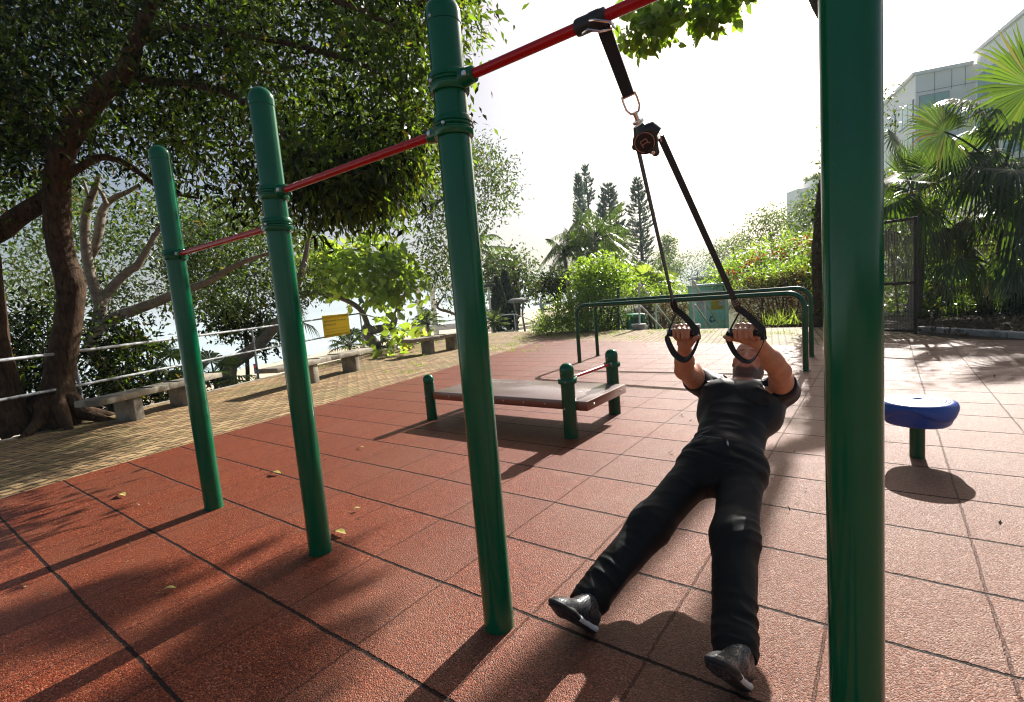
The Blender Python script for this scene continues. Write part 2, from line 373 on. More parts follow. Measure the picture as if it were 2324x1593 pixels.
# lower ground sheet with the bank towards the beach, hillside on the right
def height(X,Y):
    s=(V(X,Y,0)-pe0)@V(-pd[1],pd[0],0)                                  # metres left of the paving edge
    b=-.12-1.55*np.clip((s-.3)/5.5,0,1)-.63*np.clip((s-5)/17,0,1)-1.5*np.clip((s-22)/12,0,1)
    k=-.12-1.35*np.clip((Y-BKY+ .2)/4.0,0,1)-.35*np.clip((Y-20)/40,0,1)
    hx=np.clip((X+16+.12*(Y-15))/26,0,1); hill=11*hx**1.3*np.clip((Y-19)/40,0,1)**.9
    r=min(b,k) if s>0 else k
    return r+hill
gx=np.concatenate([np.arange(-70,-26,4.0),np.arange(-26,12,1.0),np.arange(12,72,4.0)]); gy=np.concatenate([np.arange(-40,-4,4.0),np.arange(-4,40,1.0),np.arange(40,210,5.0)])
vv=[];
for yy in gy:
    for xx in gx:
        h=height(xx,yy)+.05*math.sin(xx*2.1)*math.cos(yy*1.7)
        s=(V(xx,yy,0)-pe0)@V(-pd[1],pd[0],0)
        if s<-.15 and yy<BKY-.6: h=-.6
        if xx>-2.2 and yy<33.2: h=min(h,-.45)
        vv.append((xx,yy,h))
nx=len(gx); ff=[(a*nx+b,a*nx+b+1,(a+1)*nx+b+1,(a+1)*nx+b) for a in range(len(gy)-1) for b in range(nx-1)]
fm=[]
for q in ff:
    cx=np.mean([vv[i][0] for i in q]); cy=np.mean([vv[i][1] for i in q]); s=(V(cx,cy,0)-pe0)@V(-pd[1],pd[0],0)
    fm.append(0 if s>2.2 and cx<-13.2 else 1 if s<4 and cy<BKY+1 else 2)
me=setmesh('ground',vv,ff,True,180,[SANDM,SOILM,LAWNM],fm); o=link('ground',me); o['kind']='structure'
nL=V(-pd[1],pd[0]); a0=pe0[:2]+nL*21-pd[:2]*500; a1=pe0[:2]+nL*21+pd[:2]*1500
poly('sea_water',[a0,a1,a1+nL*1500,a0+nL*1500],-2.30,SEAM)

# --- sea haze in the air
HZD=HAZED
if HZD>0:
    HM=bpy.data.materials.new('sea_haze'); HM.use_nodes=True; n_=HM.node_tree; n_.nodes.remove(n_.nodes['Principled BSDF']); vp=n_.nodes.new('ShaderNodeVolumePrincipled')
    vp.inputs['Color'].default_value=(.80,.93,1,1); vp.inputs['Density'].default_value=HZD; vp.inputs['Anisotropy'].default_value=.05; n_.links.new(vp.outputs[0],n_.nodes['Material Output'].inputs['Volume'])
    mb=MB(); c_=(pe0+nL_*700 if False else V(-700,500,0)); mb.box((-600,500,24),(4200,3600,56)); hz=mb.build('haze',HM,smooth=False); hz['kind']='stuff'
# ================================================================== pull-up station: four posts, three bars
PX=[-3.868,-2.535,-1.266,-.062]; PY=1.442; PR=.0605; PH=[2.535,2.50,2.425,2.55]
st=thing('pull_up_station',(PX[0],PY,0),'row of tall green round posts joined by red pull-up bars','pull-up bars')
BARS=[(0,1,1.805),(1,2,1.965),(2,3,2.118)]
def dome(r,h,z0,n=7): return [(r*math.cos(a),z0+h*math.sin(a)) for a in np.linspace(0,math.pi/2,n)]
def bolt(mb,p,d,r=.008,h=.006): mb.lathe([(r,0),(r,h*.5),(r*.75,h),(0,h)],p,d,10)
posts=[]
for i,x in enumerate(PX):
    c=(x,PY,0); mb=MB(); mb.lathe([(PR+.002,-.02),(PR+.002,.004),(PR,.006),(PR,PH[i]-.10)],c,n=48); p=mb.build('post',GREEN,st); posts.append(p)
    mb=MB(); mb.lathe([(PR-.002,PH[i]-.105),(PR+.0025,PH[i]-.103),(PR+.0025,PH[i]-.075)]+dome(PR+.0025,.062,PH[i]-.07,9),c,n=48); mb.build('cap',GREEN,p)
    mb=MB(); a=R(-95); d=V(math.cos(a),math.sin(a),0); bolt(mb,V(x,PY,PH[i]-.092)+d*(PR+.001),d,.006,.004); mb.build('cap_screw',STEEL,p)
def clamp(x,z,sgn,par):
    """cast collar round a post with a cup that takes the end of a bar"""
    ro=PR+.013; mb=MB()
    prof=[(PR-.002,-.034),(PR+.010,-.034),(ro,-.030),(ro+.002,-.013),(ro-.003,-.009),(ro-.003,-.004),(ro+.003,0),(ro-.003,.004),(ro-.003,.009),(ro+.002,.013),(ro,.030),(PR+.010,.034),(PR-.002,.034)]
    mb.lathe(prof,(x,PY,z),n=48)
    a=V(x+sgn*(PR-.005),PY,z); b=V(x+sgn*(PR+.062),PY,z)
    mb.tube([a,a+(b-a)*.35,a+(b-a)*.6,b-(b-a)*.06,b],[.034,.033,.029,.027,.022],22,sx=1.0)
    o=mb.build('clamp',GREEN,par)
    mb=MB(); bolt(mb,V(x+sgn*(PR+.036),PY-.027,z),V(0,-1,0),.0105,.007); bolt(mb,V(x-sgn*.02,PY-ro,z-.0),V(0,-1,0),.007,.005); mb.build('clamp_bolt',STEEL,o)
for a,b,z in BARS:
    clamp(PX[a],z,1,posts[a]); clamp(PX[b],z,-1,posts[b])
    mb=MB(); mb.cyl((PX[a]+.09,PY,z),(PX[b]-.09,PY,z),.0168,n=24); mb.build('bar',RED,st)

# ================================================================== sit-up bench
L_=gp(976,951); Rf=gp(1292,992); Rb=gp(1388,936)
sb=thing('sit_up_bench',(-3.2,4.3,0),'low brown perforated platform bench on green bollard legs with a short red foot bar','exercise bench')
zt=.345; x0,x1=-4.10,-2.14; y0,y1=3.90,4.74
BT=mat('perforated_brown_deck',(.10,.045,.032),.22,0,.7,.5,.1); t=NT(BT);P=t.pos();x,y,z=t.sep(P)
fx=t.math('SUBTRACT',t.math('FRACT',t.math('DIVIDE',x,.030)),.5); fy=t.math('SUBTRACT',t.math('FRACT',t.math('DIVIDE',y,.022)),.5)
d=t.math('MAXIMUM',t.math('MULTIPLY',t.math('ABSOLUTE',fx),1.0),t.math('MULTIPLY',t.math('ABSOLUTE',fy),1.25)); hole=t.ramp(d,[(.26,(1,1,1)),(.33,(0,0,0))])
up=t.sep(t.n('ShaderNodeNewGeometry').outputs['Normal'])[2]; topm=t.math('GREATER_THAN',up,.8); hole=t.math('MULTIPLY',hole,topm)
t.base(t.mix(hole,t.mix(topm,(.17,.05,.022),(.20,.105,.085)),(.012,.009,.008))); t.norm(t.bump(t.math('SUBTRACT',1.0,hole),.9,.003)); t.rough(t.math('ADD',.28,t.math('MULTIPLY',hole,.4)))
mb=MB(); mb.box(((x0+x1)/2,(y0+y1)/2,zt-.045),(x1-x0,y1-y0,.09),bev=.010); dk=mb.build('board',[BT],sb)
mb=MB()
for xx in np.linspace(x0+.25,x1-.2,7):
    bolt(mb,(xx,y0-.0,zt-.045),(0,-1,0),.007,.005)
for yy in (y0+.12,y1-.12): bolt(mb,(x1,yy,zt-.045),(1,0,0),.011,.008)
mb.build('board_bolt',STEEL,dk)
for (x,y,h,collar) in ((-4.175,3.93,.535,0),(-4.175,4.70,.535,0),(-2.305,3.86,.70,1),(-2.305,4.79,.70,1)):
    r=.0605 if not collar else .064
    mb=MB(); mb.lathe([(r,-.02),(r,h-.10)],(x,y,0),n=36); p=mb.build('leg',GREEN2,sb)
    mb=MB(); mb.lathe([(r-.002,h-.105),(r+.002,h-.10),(r+.002,h-.062)]+dome(r+.002,.062,h-.06,9),(x,y,0),n=36); mb.build('cap',GREEN,p)
    mb=MB(); bolt(mb,(x-.02,y-r,h-.085),(0,-1,0),.006,.004); bolt(mb,(x-.012,y-r,zt-.055),(0,-1,0),.009,.007); mb.build('leg_bolt',STEEL,p)
    if collar:
        mb=MB(); mb.lathe([(r-.001,h-.185),(r+.020,h-.183),(r+.024,h-.172),(r+.024,h-.148),(r+.017,h-.138),(r-.001,h-.137)],(x,y,0),n=40)
        s_=1 if y<4.3 else -1
        mb.tube([(x+.012,y+s_*r,h-.145),(x+.012,y+s_*(r+.06),h-.145)],[.030,.022],18); cl=mb.build('collar',GREEN,p)
        mb=MB(); bolt(mb,(x+.03,y-r-.022,h-.16),(.2,-1,0),.007,.005); bolt(mb,(x+.034,y+s_*(r+.03),h-.145),(1,0,0),.009,.007); mb.build('collar_bolt',STEEL,cl)
mb=MB(); mb.cyl((-2.293,3.95,.555),(-2.293,4.70,.555),.0165,n=20); mb.build('bar',RED,sb)

# ================================================================== balance stool
ss=thing('balance_stool',(.175,4.29,0),'blue moulded plastic stool seat on a single green pole','stool')
BLUE=mat('blue_plastic',(.010,.06,.31),.30,0,.5); t=NT(BLUE);P=t.pos();t.norm(t.bump(t.noise(P,260,2),.12,.001)); t.rough(t.math('ADD',.24,t.math('MULTIPLY',t.noise(P,12,4),.2)))
t.base(t.mix(t.ramp(t.noise(P,5,5,.7),[(.5,(0,0,0)),(.75,(1,1,1))]),(.010,.06,.31),(.03,.07,.30)))
c=V(.175,4.29,0)
mb=MB(); mb.cyl(c+V(0,0,-.02),c+V(0,0,.27),.043,n=28); mb.build('pole',GREEN2,ss)
# the seat: squarish round top with a drooping lip, terraced rings, dished side faces
def superr(a,k): return 1/((abs(math.cos(a))**k+abs(math.sin(a))**k)**(1/k))
def ringshape(rows,n=64,cz=c):
    mb=MB();P=[];F=[]
    for (r,z,k,dz) in rows:
        for j in range(n):
            a=2*math.pi*j/n; rr=r*superr(a+R(20),k); P.append(cz+V(rr*.76*math.cos(a),rr*.76*math.sin(a),z-.012-dz*(.5+.5*math.cos(3*(a-R(75))))))
    m_=len(rows); F=[(i*n+j,i*n+(j+1)%n,(i+1)*n+(j+1)%n,(i+1)*n+j) for i in range(m_-1) for j in range(n)]
    mb.add(P,F); return mb
low=[(.03,.262,2,0),(.205,.262,2.3,0),(.228,.268,2.3,0),(.240,.285,2.3,0),(.256,.345,2.3,0),(.262,.368,2.3,0.0)]
ringshape(low).build('seat_base',BLUE,ss,angle=60)
top=[(.262,.366,2.25,.060),(.275,.376,2.25,.062),(.281,.388,2.25,.056),(.281,.398,2.2,.040),(.272,.410,2.2,.012),(.255,.418,2.2,0),(.238,.421,2.2,0)]
zz=.421
for r in (.226,.196,.166,.136,.106,.078): 
    top+=[(r+.004,zz,2.1,0),(r,zz-.004,2.1,0),(r-.004,zz+.0015,2.1,0)]; zz+=.0022
top+=[(.042,zz,2,0),(.036,zz-.002,2,0),(.034,zz-.014,2,0),(.0,zz-.014,2,0)]
ringshape(top).build('seat_top',BLUE,ss,angle=50)

# ================================================================== parallel bars: two bent tubes, each in its own footings
def bentbar(a,b,h,r,label):
    a=np.asarray(a,float);b=np.asarray(b,float); d=unit(b-a); rad=.20
    pts=[a+V(0,0,-.03),a+V(0,0,h-rad-.15),a+V(0,0,h-rad)]
    for q in np.linspace(0,math.pi/2,9)[1:]: pts.append(a+d*rad*(1-math.cos(q))+V(0,0,h-rad+rad*math.sin(q)))
    for q in np.linspace(0,math.pi/2,9): pts.append(b-d*rad*(1-math.sin(q))+V(0,0,h-rad+rad*math.cos(q)))
    pts+=[b+V(0,0,h-rad-.15),b+V(0,0,-.03)]
    tg=thing('parallel_bar',a,label,'parallel bar','pair of parallel bars')
    mb=MB(); mb.tube(pts,r,18); mb.build('bent_tube',GREEN2,tg,angle=60)
    mb=MB()
    for q in(a,b): mb.lathe([(r+.001,0.0125),(r+.02,.013),(r+.02,.019),(r+.001,.022)],q,n=24)
    mb.build('footing_ring',GREEN2,tg)
bentbar(gp(1316,824),gp(1829,843),1.06,.036,'nearer green bent tube of the parallel bars')
bentbar(gp(1357,809),gp(1842,810),1.085,.034,'farther green bent tube of the parallel bars')

# ================================================================== concrete benches
STRIPM=mat('dark_metal_strip',(.05,.05,.05),.5,.5)
def cbench(pL,pR,h,wdt,legs,label,th=.085,side=1):
    pL=np.asarray(pL,float)*V(1,1,0);pR=np.asarray(pR,float)*V(1,1,0); d=unit(pR-pL); n=V(-d[1],d[0],0)*side; L=np.linalg.norm(pR-pL)
    tg=thing('concrete_bench',(pL+pR)/2,label,'bench','concrete benches along the railing')
    ax=(d,n,V(0,0,1)); mid=(pL+pR)/2
    for k in(0,1):
        c_=pL+d*L*(.25+.5*k)+n*wdt/2+V(0,0,h-th/2); mb=MB(); mb.box(c_,(L/2-.004,wdt,th),ax,.012); mb.build('seat_slab',CONC,tg,angle=30)
    for f in legs:
        mb=MB(); mb.box(pL+d*L*f+n*wdt/2+V(0,0,(h-th)/2-.01),(.15,wdt*.86,h-th+.02),ax,.012); mb.build('leg',CONC,tg,angle=30)
    for f in (.40,.62): mb=MB(); mb.box(pL+d*L*f+n*wdt*.5+V(0,0,h+.006),(.045,wdt*.72,.016),ax,.005); mb.build('metal_strip',STRIPM,tg)
nE=V(-pd[1],pd[0],0)
cbench(gp(236,978),gp(512,897),.42,.40,(.26,.68),'long low concrete bench in the tree shade, beside the big brown trunk')
cbench(gp(640,893)-V(.05,0,0),gp(851,832),.44,.42,(.34,.80),'sunlit concrete bench standing in front of the yellow sign')
cbench(gp(938,811),gp(1062,789),.45,.45,(.35,.80),'concrete bench at the end of the path, in front of the handrail going down')

# ================================================================== railings
def rail(pts_list,r=.021): 
    mb=MB()
    for p in pts_list: mb.tube(p,r,12)
    return mb
p1=gp(194,955)*V(1,1,0); cor=gp(826,789)*V(1,1,0); rd=unit(cor-p1)
rl=thing('path_railing',p1,'peeling grey pipe railing along the paved path under the trees','railing','pipe railings')
st_=p1-rd*9.0; p0=p1-rd*4.6
for h,nm in ((1.06,'top_rail'),(.55,'lower_rail')):
    rail([[st_+V(0,0,h),p1+V(0,0,h),p1+rd*4+V(0,0,h+.03),cor+V(0,0,h+.12*(h/1.06))]],.0235 if h>1 else .021).build(nm,GALV,rl)
for q in (p0,p1,p1+rd*4.1,cor):
    hh=1.06+.12*np.clip(((q-p1)@rd)/np.linalg.norm(cor-p1),0,1)
    mb=MB(); mb.cyl(q+V(0,0,-.2),q+V(0,0,hh),.024,n=14); mb.lathe([(.024,.02),(.031,.02),(.031,.16),(.024,.17)],q,n=14); mb.build('post',GALV if q is not cor else GALVL,rl)
# rail going down the beach steps and the landing rail beyond
c1=cor+V(0,0,1.18); c1b=cor+V(0,0,.62); e1_=at(933,741,25); e1b=at(936,787,25)
r2=thing('beach_step_handrail',cor,'pale grey pipe handrail sloping down from the sign corner to the beach','handrail','pipe railings')
rail([[c1,e1_]],.024).build('top_rail',GALVL,r2); rail([[c1b,e1b]],.021).build('lower_rail',GALVL,r2)
for f in (.5,):
    q=c1+(e1_-c1)*f; mb=MB(); mb.cyl(q,q*V(1,1,0)+V(0,0,-1.5),.022,n=12); mb.build('post',GALVL,r2)
r3=thing('landing_railing',e1_*V(1,1,0),'pale pipe railing on the lower landing, crossing behind the third green post','railing','pipe railings')
A_=[e1_,at(1036,725,26),at(1167,713,27)]; B_=[at(936,786,25),at(1036,769,26),at(1167,749,27)]
rail([A_],.026).build('top_rail',GALVL,r3); rail([B_],.023).build('lower_rail',GALVL,r3)
for q in A_: mb=MB(); mb.cyl(q,q*V(1,1,0)+V(0,0,-1.75),.026,n=12); mb.build('post',GALVL,r3)
r4=thing('garden_step_handrail',A_[2]*V(1,1,0),'pale pipe handrail dropping into the bushes at the end of the landing rail','handrail','pipe railings')
D_=[at(1169,713,27),at(1209,728,26.5),at(1247,743,26)]; D2=[at(1169,750,27),at(1209,763,26.5),at(1247,776,26)]
rail([D_],.024).build('top_rail',GALVL,r4); rail([D2],.022).build('lower_rail',GALVL,r4)
for q in D_[1:]: mb=MB(); mb.cyl(q,q*V(1,1,0)+V(0,0,-1.75),.024,n=12); mb.build('post',GALVL,r4)
mb=MB(); mb.tube([at(1247,743,26),at(1253,735,26.6),at(1253,752,26.6)],.024,10); mb.build('return_bend',GALVL,r4)

# ================================================================== yellow notice on the railing
def text_mesh(s,size,bold=0.0):
    c=bpy.data.curves.new('lettering','FONT'); c.body=s; c.size=size; c.offset=bold; c.space_line=1.0
    o=bpy.data.objects.new('tmp',c); COL.objects.link(o); bpy.context.view_layer.update()
    dg=bpy.context.evaluated_depsgraph_get(); me=bpy.data.meshes.new_from_object(o.evaluated_get(dg))
    bpy.data.objects.remove(o); return me
def write(s,size,org,ax,ay,mat_,parent,name,bold=0.0,width=None):
    me=text_mesh(s,size,bold); me.name=name
    vs=np.array([v.co[:] for v in me.vertices]); 
    if width: k=width/max(1e-6,vs[:,0].max()); vs[:,0]*=k
    W3=np.asarray(org,float)+vs[:,:1]*np.asarray(ax)+vs[:,1:2]*np.asarray(ay)-np.array(WLOC[parent.name])
    me.vertices.foreach_set('co',W3.astype(np.float32).ravel()); me.update(); me.materials.clear(); me.materials.append(mat_)
    o=link(name,me,parent); return o
sTL=atY(731,718,0) if False else None
fs=((gp(740,829)-p1)@rd)
def onrail(px,py):   # point on the vertical plane through the railing, 3 cm towards the path
    n=V(-rd[1],rd[0],0); d=ray(px,py); q=p1-n*.035
    return CC+d*(((q-CC)@n)/(d@n))
TL,TR,BL,BR=onrail(730,717),onrail(790,711),onrail(736,768),onrail(797,760)
sg=thing('notice_sign',(TL+TR)/2,'yellow bilingual fire warning notice tied to the railing','sign')
SX=unit(TR-TL); SY=unit(TL-BL); W_=np.linalg.norm(TR-TL); H_=np.linalg.norm(TL-BL); SN=unit(np.cross(SX,SY)); 
if SN@(CC-TL)<0: SN=-SN
YEL=mat('yellow_sign_board',(.80,.42,.012),.5); t=NT(YEL);P=t.pos();t.base(t.mix(t.ramp(t.noise(P,6,5,.75),[(.56,(0,0,0)),(.72,(1,1,1))]),(.92,.52,.012),(.78,.48,.06)))
t.b.inputs['Transmission Weight'].default_value=0; tr_=t.n('ShaderNodeBsdfTranslucent'); tr_.inputs['Color'].default_value=(1,.66,.03,1); mx_=t.n('ShaderNodeMixShader'); mx_.inputs[0].default_value=.62; t.l(t.b.outputs[0],mx_.inputs[1]); t.l(tr_.outputs[0],mx_.inputs[2]); t.l(mx_.outputs[0],t.nt.nodes['Material Output'].inputs['Surface'])
mb=MB(); mb.add([BL+SN*.003,BL+SX*W_+SN*.003,TL+SX*W_+SN*.003,TL+SN*.003],[(0,1,2,3)]); pn=mb.build('panel',YEL,sg)
INK=mat('dark_sign_ink',(.03,.03,.03),.6); INKB=mat('faded_sign_ink',(.30,.13,.02),.6)
O=lambda u,v: BL+SX*W_*u+SY*H_*v+SN*.0045
write('嚴禁在指定燒烤區外的沙灘範圍生火',H_*.09,O(.05,.70),SX,SY,INK,sg,'chinese_lettering',.0,W_*.90)
write('違例者會被檢控',H_*.09,O(.05,.53),SX,SY,INK,sg,'chinese_lettering',.0,W_*.42)
write('Lighting of a fire on the beach other than in',H_*.085,O(.06,.34),SX,SY,INKB,sg,'english_lettering',.0,W_*.90)
write('designated barbecue area is strictly prohibited.',H_*.085,O(.06,.22),SX,SY,INKB,sg,'english_lettering',.0,W_*.92)
write('Offenders will be prosecuted.',H_*.085,O(.06,.08),SX,SY,INKB,sg,'english_lettering',.0,W_*.58)
mb=MB()
for u,v in((.03,.95),(.97,.95),(.03,.04),(.97,.05)): mb.tube([O(u,v),O(u,v)-SN*.03,O(u,v)-SN*.065],.003,6)
mb.build('wire_tie',STEEL,sg)

# ================================================================== steps at the back: two sloping handrails, bin, recycling cabinet
def stairrail(top,foot,slopes,plinth,label):
    """top: bend at the head of the rail, rails fall away beyond the edge of the plaza"""
    tg=thing('stair_handrail',foot,label,'handrail','handrails of the back steps')
    T,Fo=top,foot
    mb=MB(); mb.cyl(Fo,T,.030,n=14); mb.build('post',GALVL,tg)
    (u1,l0,l1,p2t,p2b,e)=slopes
    mb=MB(); mb.tube([T-V(0,0,.02),T+unit(u1-T)*.02+V(0,0,.012),u1],.030,12); mb.build('top_rail',GALVL,tg)
    mb=MB(); mb.tube([l0,l1],.028,12); mb.build('lower_rail',GALVL,tg)
    mb=MB(); mb.cyl(p2b,p2t,.030,n=12); mb.build('post',GALVL,tg)
    if e is not None: mb=MB(); mb.cyl(e,u1,.030,n=12); mb.build('post',GALVL,tg)
    mb=MB(); mb.box(Fo+V(0,0,.02),(.34,.34,.26),bev=.04); mb.build('plinth',CONCG,tg)
Q=lambda zx,zy,t: at(1324.3+.1646*zx,588.6+.1646*zy,t)     # survey of the stair area
stairrail(Q(765,335,15.3),Q(775,955,15.3),(Q(1222,900,19.5),Q(790,640,15.4),Q(1145,1015,18.5),Q(1000,610,17.4),Q(1010,1010,17.4),Q(1215,990,19.5)),True,'left handrail of the back steps, beside the green litter bin')
stairrail(Q(1505,290,15.3),Q(1525,960,15.3),(Q(1845,870,18.8),Q(1535,620,15.4),Q(1795,1000,18.3),Q(1680,595,17.2),Q(1690,1000,17.2),Q(1845,985,18.8)),True,'handrail of the back steps in front of the teal recycling cabinet')

bz=at(1324.3+.1646*715,588.6+.1646*890,16.6); bs=16.6/1137
bn=thing('litter_bin',bz*V(1,1,0)+V(0,0,-.5),'green litter bin with an open mouth, behind the stair handrail','litter bin')
BING=mat('green_bin_plastic',(.008,.24,.11),.35); wb=.56; db=.45; zb0=bz[2]-.95; zb1=bz[2]+.345; bx=ax_=(unit(CM[0]*V(1,1,0)),unit(CM[2]*V(1,1,0)),V(0,0,1)); bc=bz*V(1,1,0)
def bp(u,v,z): return bc+bx[0]*u+bx[1]*v+V(0,0,z)
mb=MB(); mb.box(bp(0,0,(zb0+bz[2]-.06)/2),(wb,db,bz[2]-.06-zb0),bx,.05); mb.build('body',BING,bn)
mb=MB(); mb.box(bp(0,0,zb1-.075),(wb+.02,db+.02,.15),bx,.07); mb.build('lid',BING,bn)
mb=MB()
for u in(-1,1): mb.box(bp(u*(wb/2-.05),0,(bz[2]-.08+zb1-.1)/2),(.10,db,zb1-.02-bz[2]+.06),bx,.02)
mb.box(bp(0,db/2-.04,(bz[2]-.08+zb1-.1)/2),(wb-.12,.05,zb1-.02-bz[2]+.06),bx); mb.build('hood_side',BING,bn)
mb=MB(); mb.box(bp(0,-db/2+.03,bz[2]-.02),(wb-.18,.05,.10),bx,.01); mb.build('ashtray_plate',STEEL,bn)

TEAL=mat('teal_cabinet_paint',(.42,.84,.73),.45); t=NT(TEAL);P=t.pos();t.base(t.mix(t.ramp(t.noise(P,3,5,.7),[(.5,(0,0,0)),(.75,(1,1,1))]),(.42,.84,.73),(.24,.52,.46)))
TEALP=mat('pale_teal_paint',(.66,.86,.81),.5)
kt=18.9; cTL=Q(1555,360,kt); cTR=Q(1935,318,kt); cBL=Q(1560,1000,kt); cBR=Q(1945,995,kt)
KX=unit((cTR-cTL)*V(1,1,0)); KN=V(KX[1],-KX[0],0); KN=-KN if KN@(CC-cTL)<0 else KN; KW=np.linalg.norm((cTR-cTL)*V(1,1,0)); kz1=(cTL[2]+cTR[2])/2; kz0=kz1-1.95
kb=cTL*V(1,1,0); KA=(KX,-KN,V(0,0,1))
kc=thing('recycling_cabinet',kb+KX*KW/2+V(0,0,kz0),'teal recycling cabinet with recycling arrows, yellow flap and pasted posters','cabinet')
def kp(u,d,z): return kb+KX*u-KN*d+V(0,0,z)
mb=MB(); mb.box(kp(KW/2,.45,(kz0+kz1)/2-.04),(KW,.9,kz1-kz0-.08),KA,.01); mb.build('body',TEAL,kc)
mb=MB(); mb.box(kp(KW/2+.02,.40,kz1-.03),(KW+.14,1.06,.09),KA,.02); mb.build('roof',TEALP,kc)
mb=MB(); mb.box(kp(KW+.06,.0,(kz0+kz1)/2-.05),(.12,.14,kz1-kz0-.1),KA,.03); mb.build('corner_post',TEALP,kc)
dz1=kz1-1.02; dr=MB(); dr.box(kp(KW*.49,-.012,(kz0+.05+dz1)/2),(KW*.92,.022,dz1-kz0-.08),KA,.006); dr=dr.build('door',TEAL,kc)
mb=MB(); mb.box(kp(KW*.90,-.035,kz0+.52),(.11,.03,.03),KA,.006); mb.build('latch',STEEL,dr)
mb=MB(); mb.box(kp(KW*.72,-.014,kz1-.80),(KW*.44,.02,.36),KA,.006); mb.build('flap',mat('yellow_flap',(.62,.46,.05),.5),kc)
mb=MB(); mb.box(kp(KW*.46,-.012,kz1-.37),(KW*.86,.018,.30),KA,.004); mb.build('upper_panel',TEALP,kc)
PAP=mat('pasted_paper',(.72,.72,.68),.8); t=NT(PAP);P=t.pos();t.base(t.ramp(t.noise(t.scale(P,(1,1,2.5)),14,4,.7),[(.40,(.40,.36,.46)),(.5,(.72,.72,.68)),(.7,(.76,.74,.70))]))
for u,z,w_,h_ in ((.06,.33,.10,.17),(.20,.36,.16,.20),(.83,.36,.20,.24),(.15,.78,.28,.40),(.86,.74,.17,.20)):
    mb=MB(); mb.box(kp(KW*u,-.030,kz1-z),(w_,.004,h_),KA); mb.build('poster',PAP,kc)
mb=MB(); mb.box(kp(KW*.60,-.030,kz1-.36),(.11,.004,.11),KA); mb.build('sticker',mat('yellow_sticker',(.70,.62,.10),.6),kc)
LET=mat('pale_lettering',(.55,.72,.66),.6); NAVY=mat('navy_recycling_mark',(.012,.06,.10),.6)
KO=lambda u,z: kp(KW*u,-.027,z)
write('舊衣回收',.15,KO(.30,dz1-.17),KX,V(0,0,1),LET,kc,'chinese_lettering',.0,KW*.54)
write('Used Clothes',.11,KO(.16,kz0+.28),KX,V(0,0,1),LET,kc,'english_lettering',.0,KW*.62)
write('Collection Bank',.11,KO(.16,kz0+.13),KX,V(0,0,1),LET,kc,'english_lettering',.0,KW*.66)
# three chasing arrows
mb=MB(); rc=kp(KW*.52,-.028,kz0+.62)
for k in range(3):
    A0=R(90+120*k); f=lambda r,a: rc+KX*(r*math.cos(a))+V(0,0,1)*(r*math.sin(a)); q=lambda r,a,n=.0: f(r,A0-a)
    ri,ro=.075,.125
    P=[q(ri,R(45)),q(ro,R(52)),q(ro,R(5)),q(ri,R(5))]; mb.add(P,[(0,1,2,3)])
    P=[q(ro,R(5)),q(ri,R(5)),q(ri*.95,R(-28)),q(ro*.92,R(-30))]; mb.add(P,[(0,1,2,3)])
    P=[q(ro*1.28,R(-24)),q(ri*.5,R(-34)),q(.105,R(-68))]; mb.add(P,[(0,1,2)])
mb.build('recycling_arrows',NAVY,kc,smooth=False)

# ================================================================== wire gate and kerb on the right
g0=gp(2078,757); GT=9.45; gh=2.16; gd=unit(gp(2012,756)-g0)
gt=thing('wire_gate',g0,'dark steel framed wire mesh gate standing open behind the big green post','gate')
DST=mat('dark_rusty_steel',(.030,.024,.020),.6,.3)
gl=1.15; fr=.038
def gq(u,z): return g0+gd*u+V(0,0,z)
for nm,a,b in (('frame_upright',gq(0,-.05),gq(0,gh)),('frame_upright',gq(gl,0.05),gq(gl,gh)),):
    mb=MB(); mb.box((a+b)/2,(fr*1.3,fr,np.linalg.norm(b-a)),(gd,V(-gd[1],gd[0],0),V(0,0,1)),.004); mb.build(nm,DST,gt)
for z in (.06,.96,gh-.02):
    mb=MB(); mb.box(gq(gl/2,z),(gl,fr*.9,.05),(gd,V(-gd[1],gd[0],0),V(0,0,1)),.004); mb.build('frame_rail',DST,gt)
WIRE=mat('zinc_wire',(.38,.37,.34),.45,.6)
mb=MB(); 
for u in np.arange(.025,gl,.025): mb.tube([gq(u,.06),gq(u,gh)],.0015,3,False)
for z in np.arange(.085,gh,.025): mb.tube([gq(0,z),gq(gl,z)],.0015,3,False)
mb.build('wire_mesh',WIRE,gt,smooth=False)
kp0,kp1,kp2=gp(2088,752),gp(2324,768),gp(2324,768)+(gp(2324,768)-gp(2088,752))*2.5
mb=MB()
for a,b in ((kp0,kp0+(kp2-kp0)*.25),(kp0+(kp2-kp0)*.255,kp0+(kp2-kp0)*.5),(kp0+(kp2-kp0)*.505,kp2)):
    d=unit(b-a); mb.box((a+b)/2+V(0,0,.035),(np.linalg.norm(b-a),.13,.13),(d,V(-d[1],d[0],0),V(0,0,1)),.02)
mb.build('kerb',CONCG,None); bpy.data.objects['kerb']['kind']='structure'
# green fence posts of the hedge, two with a raking stay
FENCEG=mat('dark_green_fence_paint',(.006,.035,.03),.5)
for i,(px,pyt,pyb,t_,stay,lab) in enumerate(((1403,655,752,15.6,(1423,752),'dark green fence post with a raking stay, left of the litter bin'),(1730,622,745,15.6,None,'tall dark green fence post in the dry hedge, right of the recycling cabinet'))):
    a=at(px,pyb,t_); b=at(px,pyt,t_); tg=thing('fence_post',a,lab,'fence post','posts of the hedge fence')
    mb=MB(); mb.cyl(a-V(0,0,.3),b,.036,n=12); mb.build('post',FENCEG,tg)
    mb=MB(); mb.lathe([(.042,0),(.042,.03),(.0,.045)],b-V(0,0,.005),n=12); mb.build('cap',FENCEG,tg)
    if stay: mb=MB(); mb.cyl(a+V(0,0,.72),at(stay[0],stay[1],t_-.1)-V(0,0,.2),.024,n=10); mb.build('stay',FENCEG,tg)
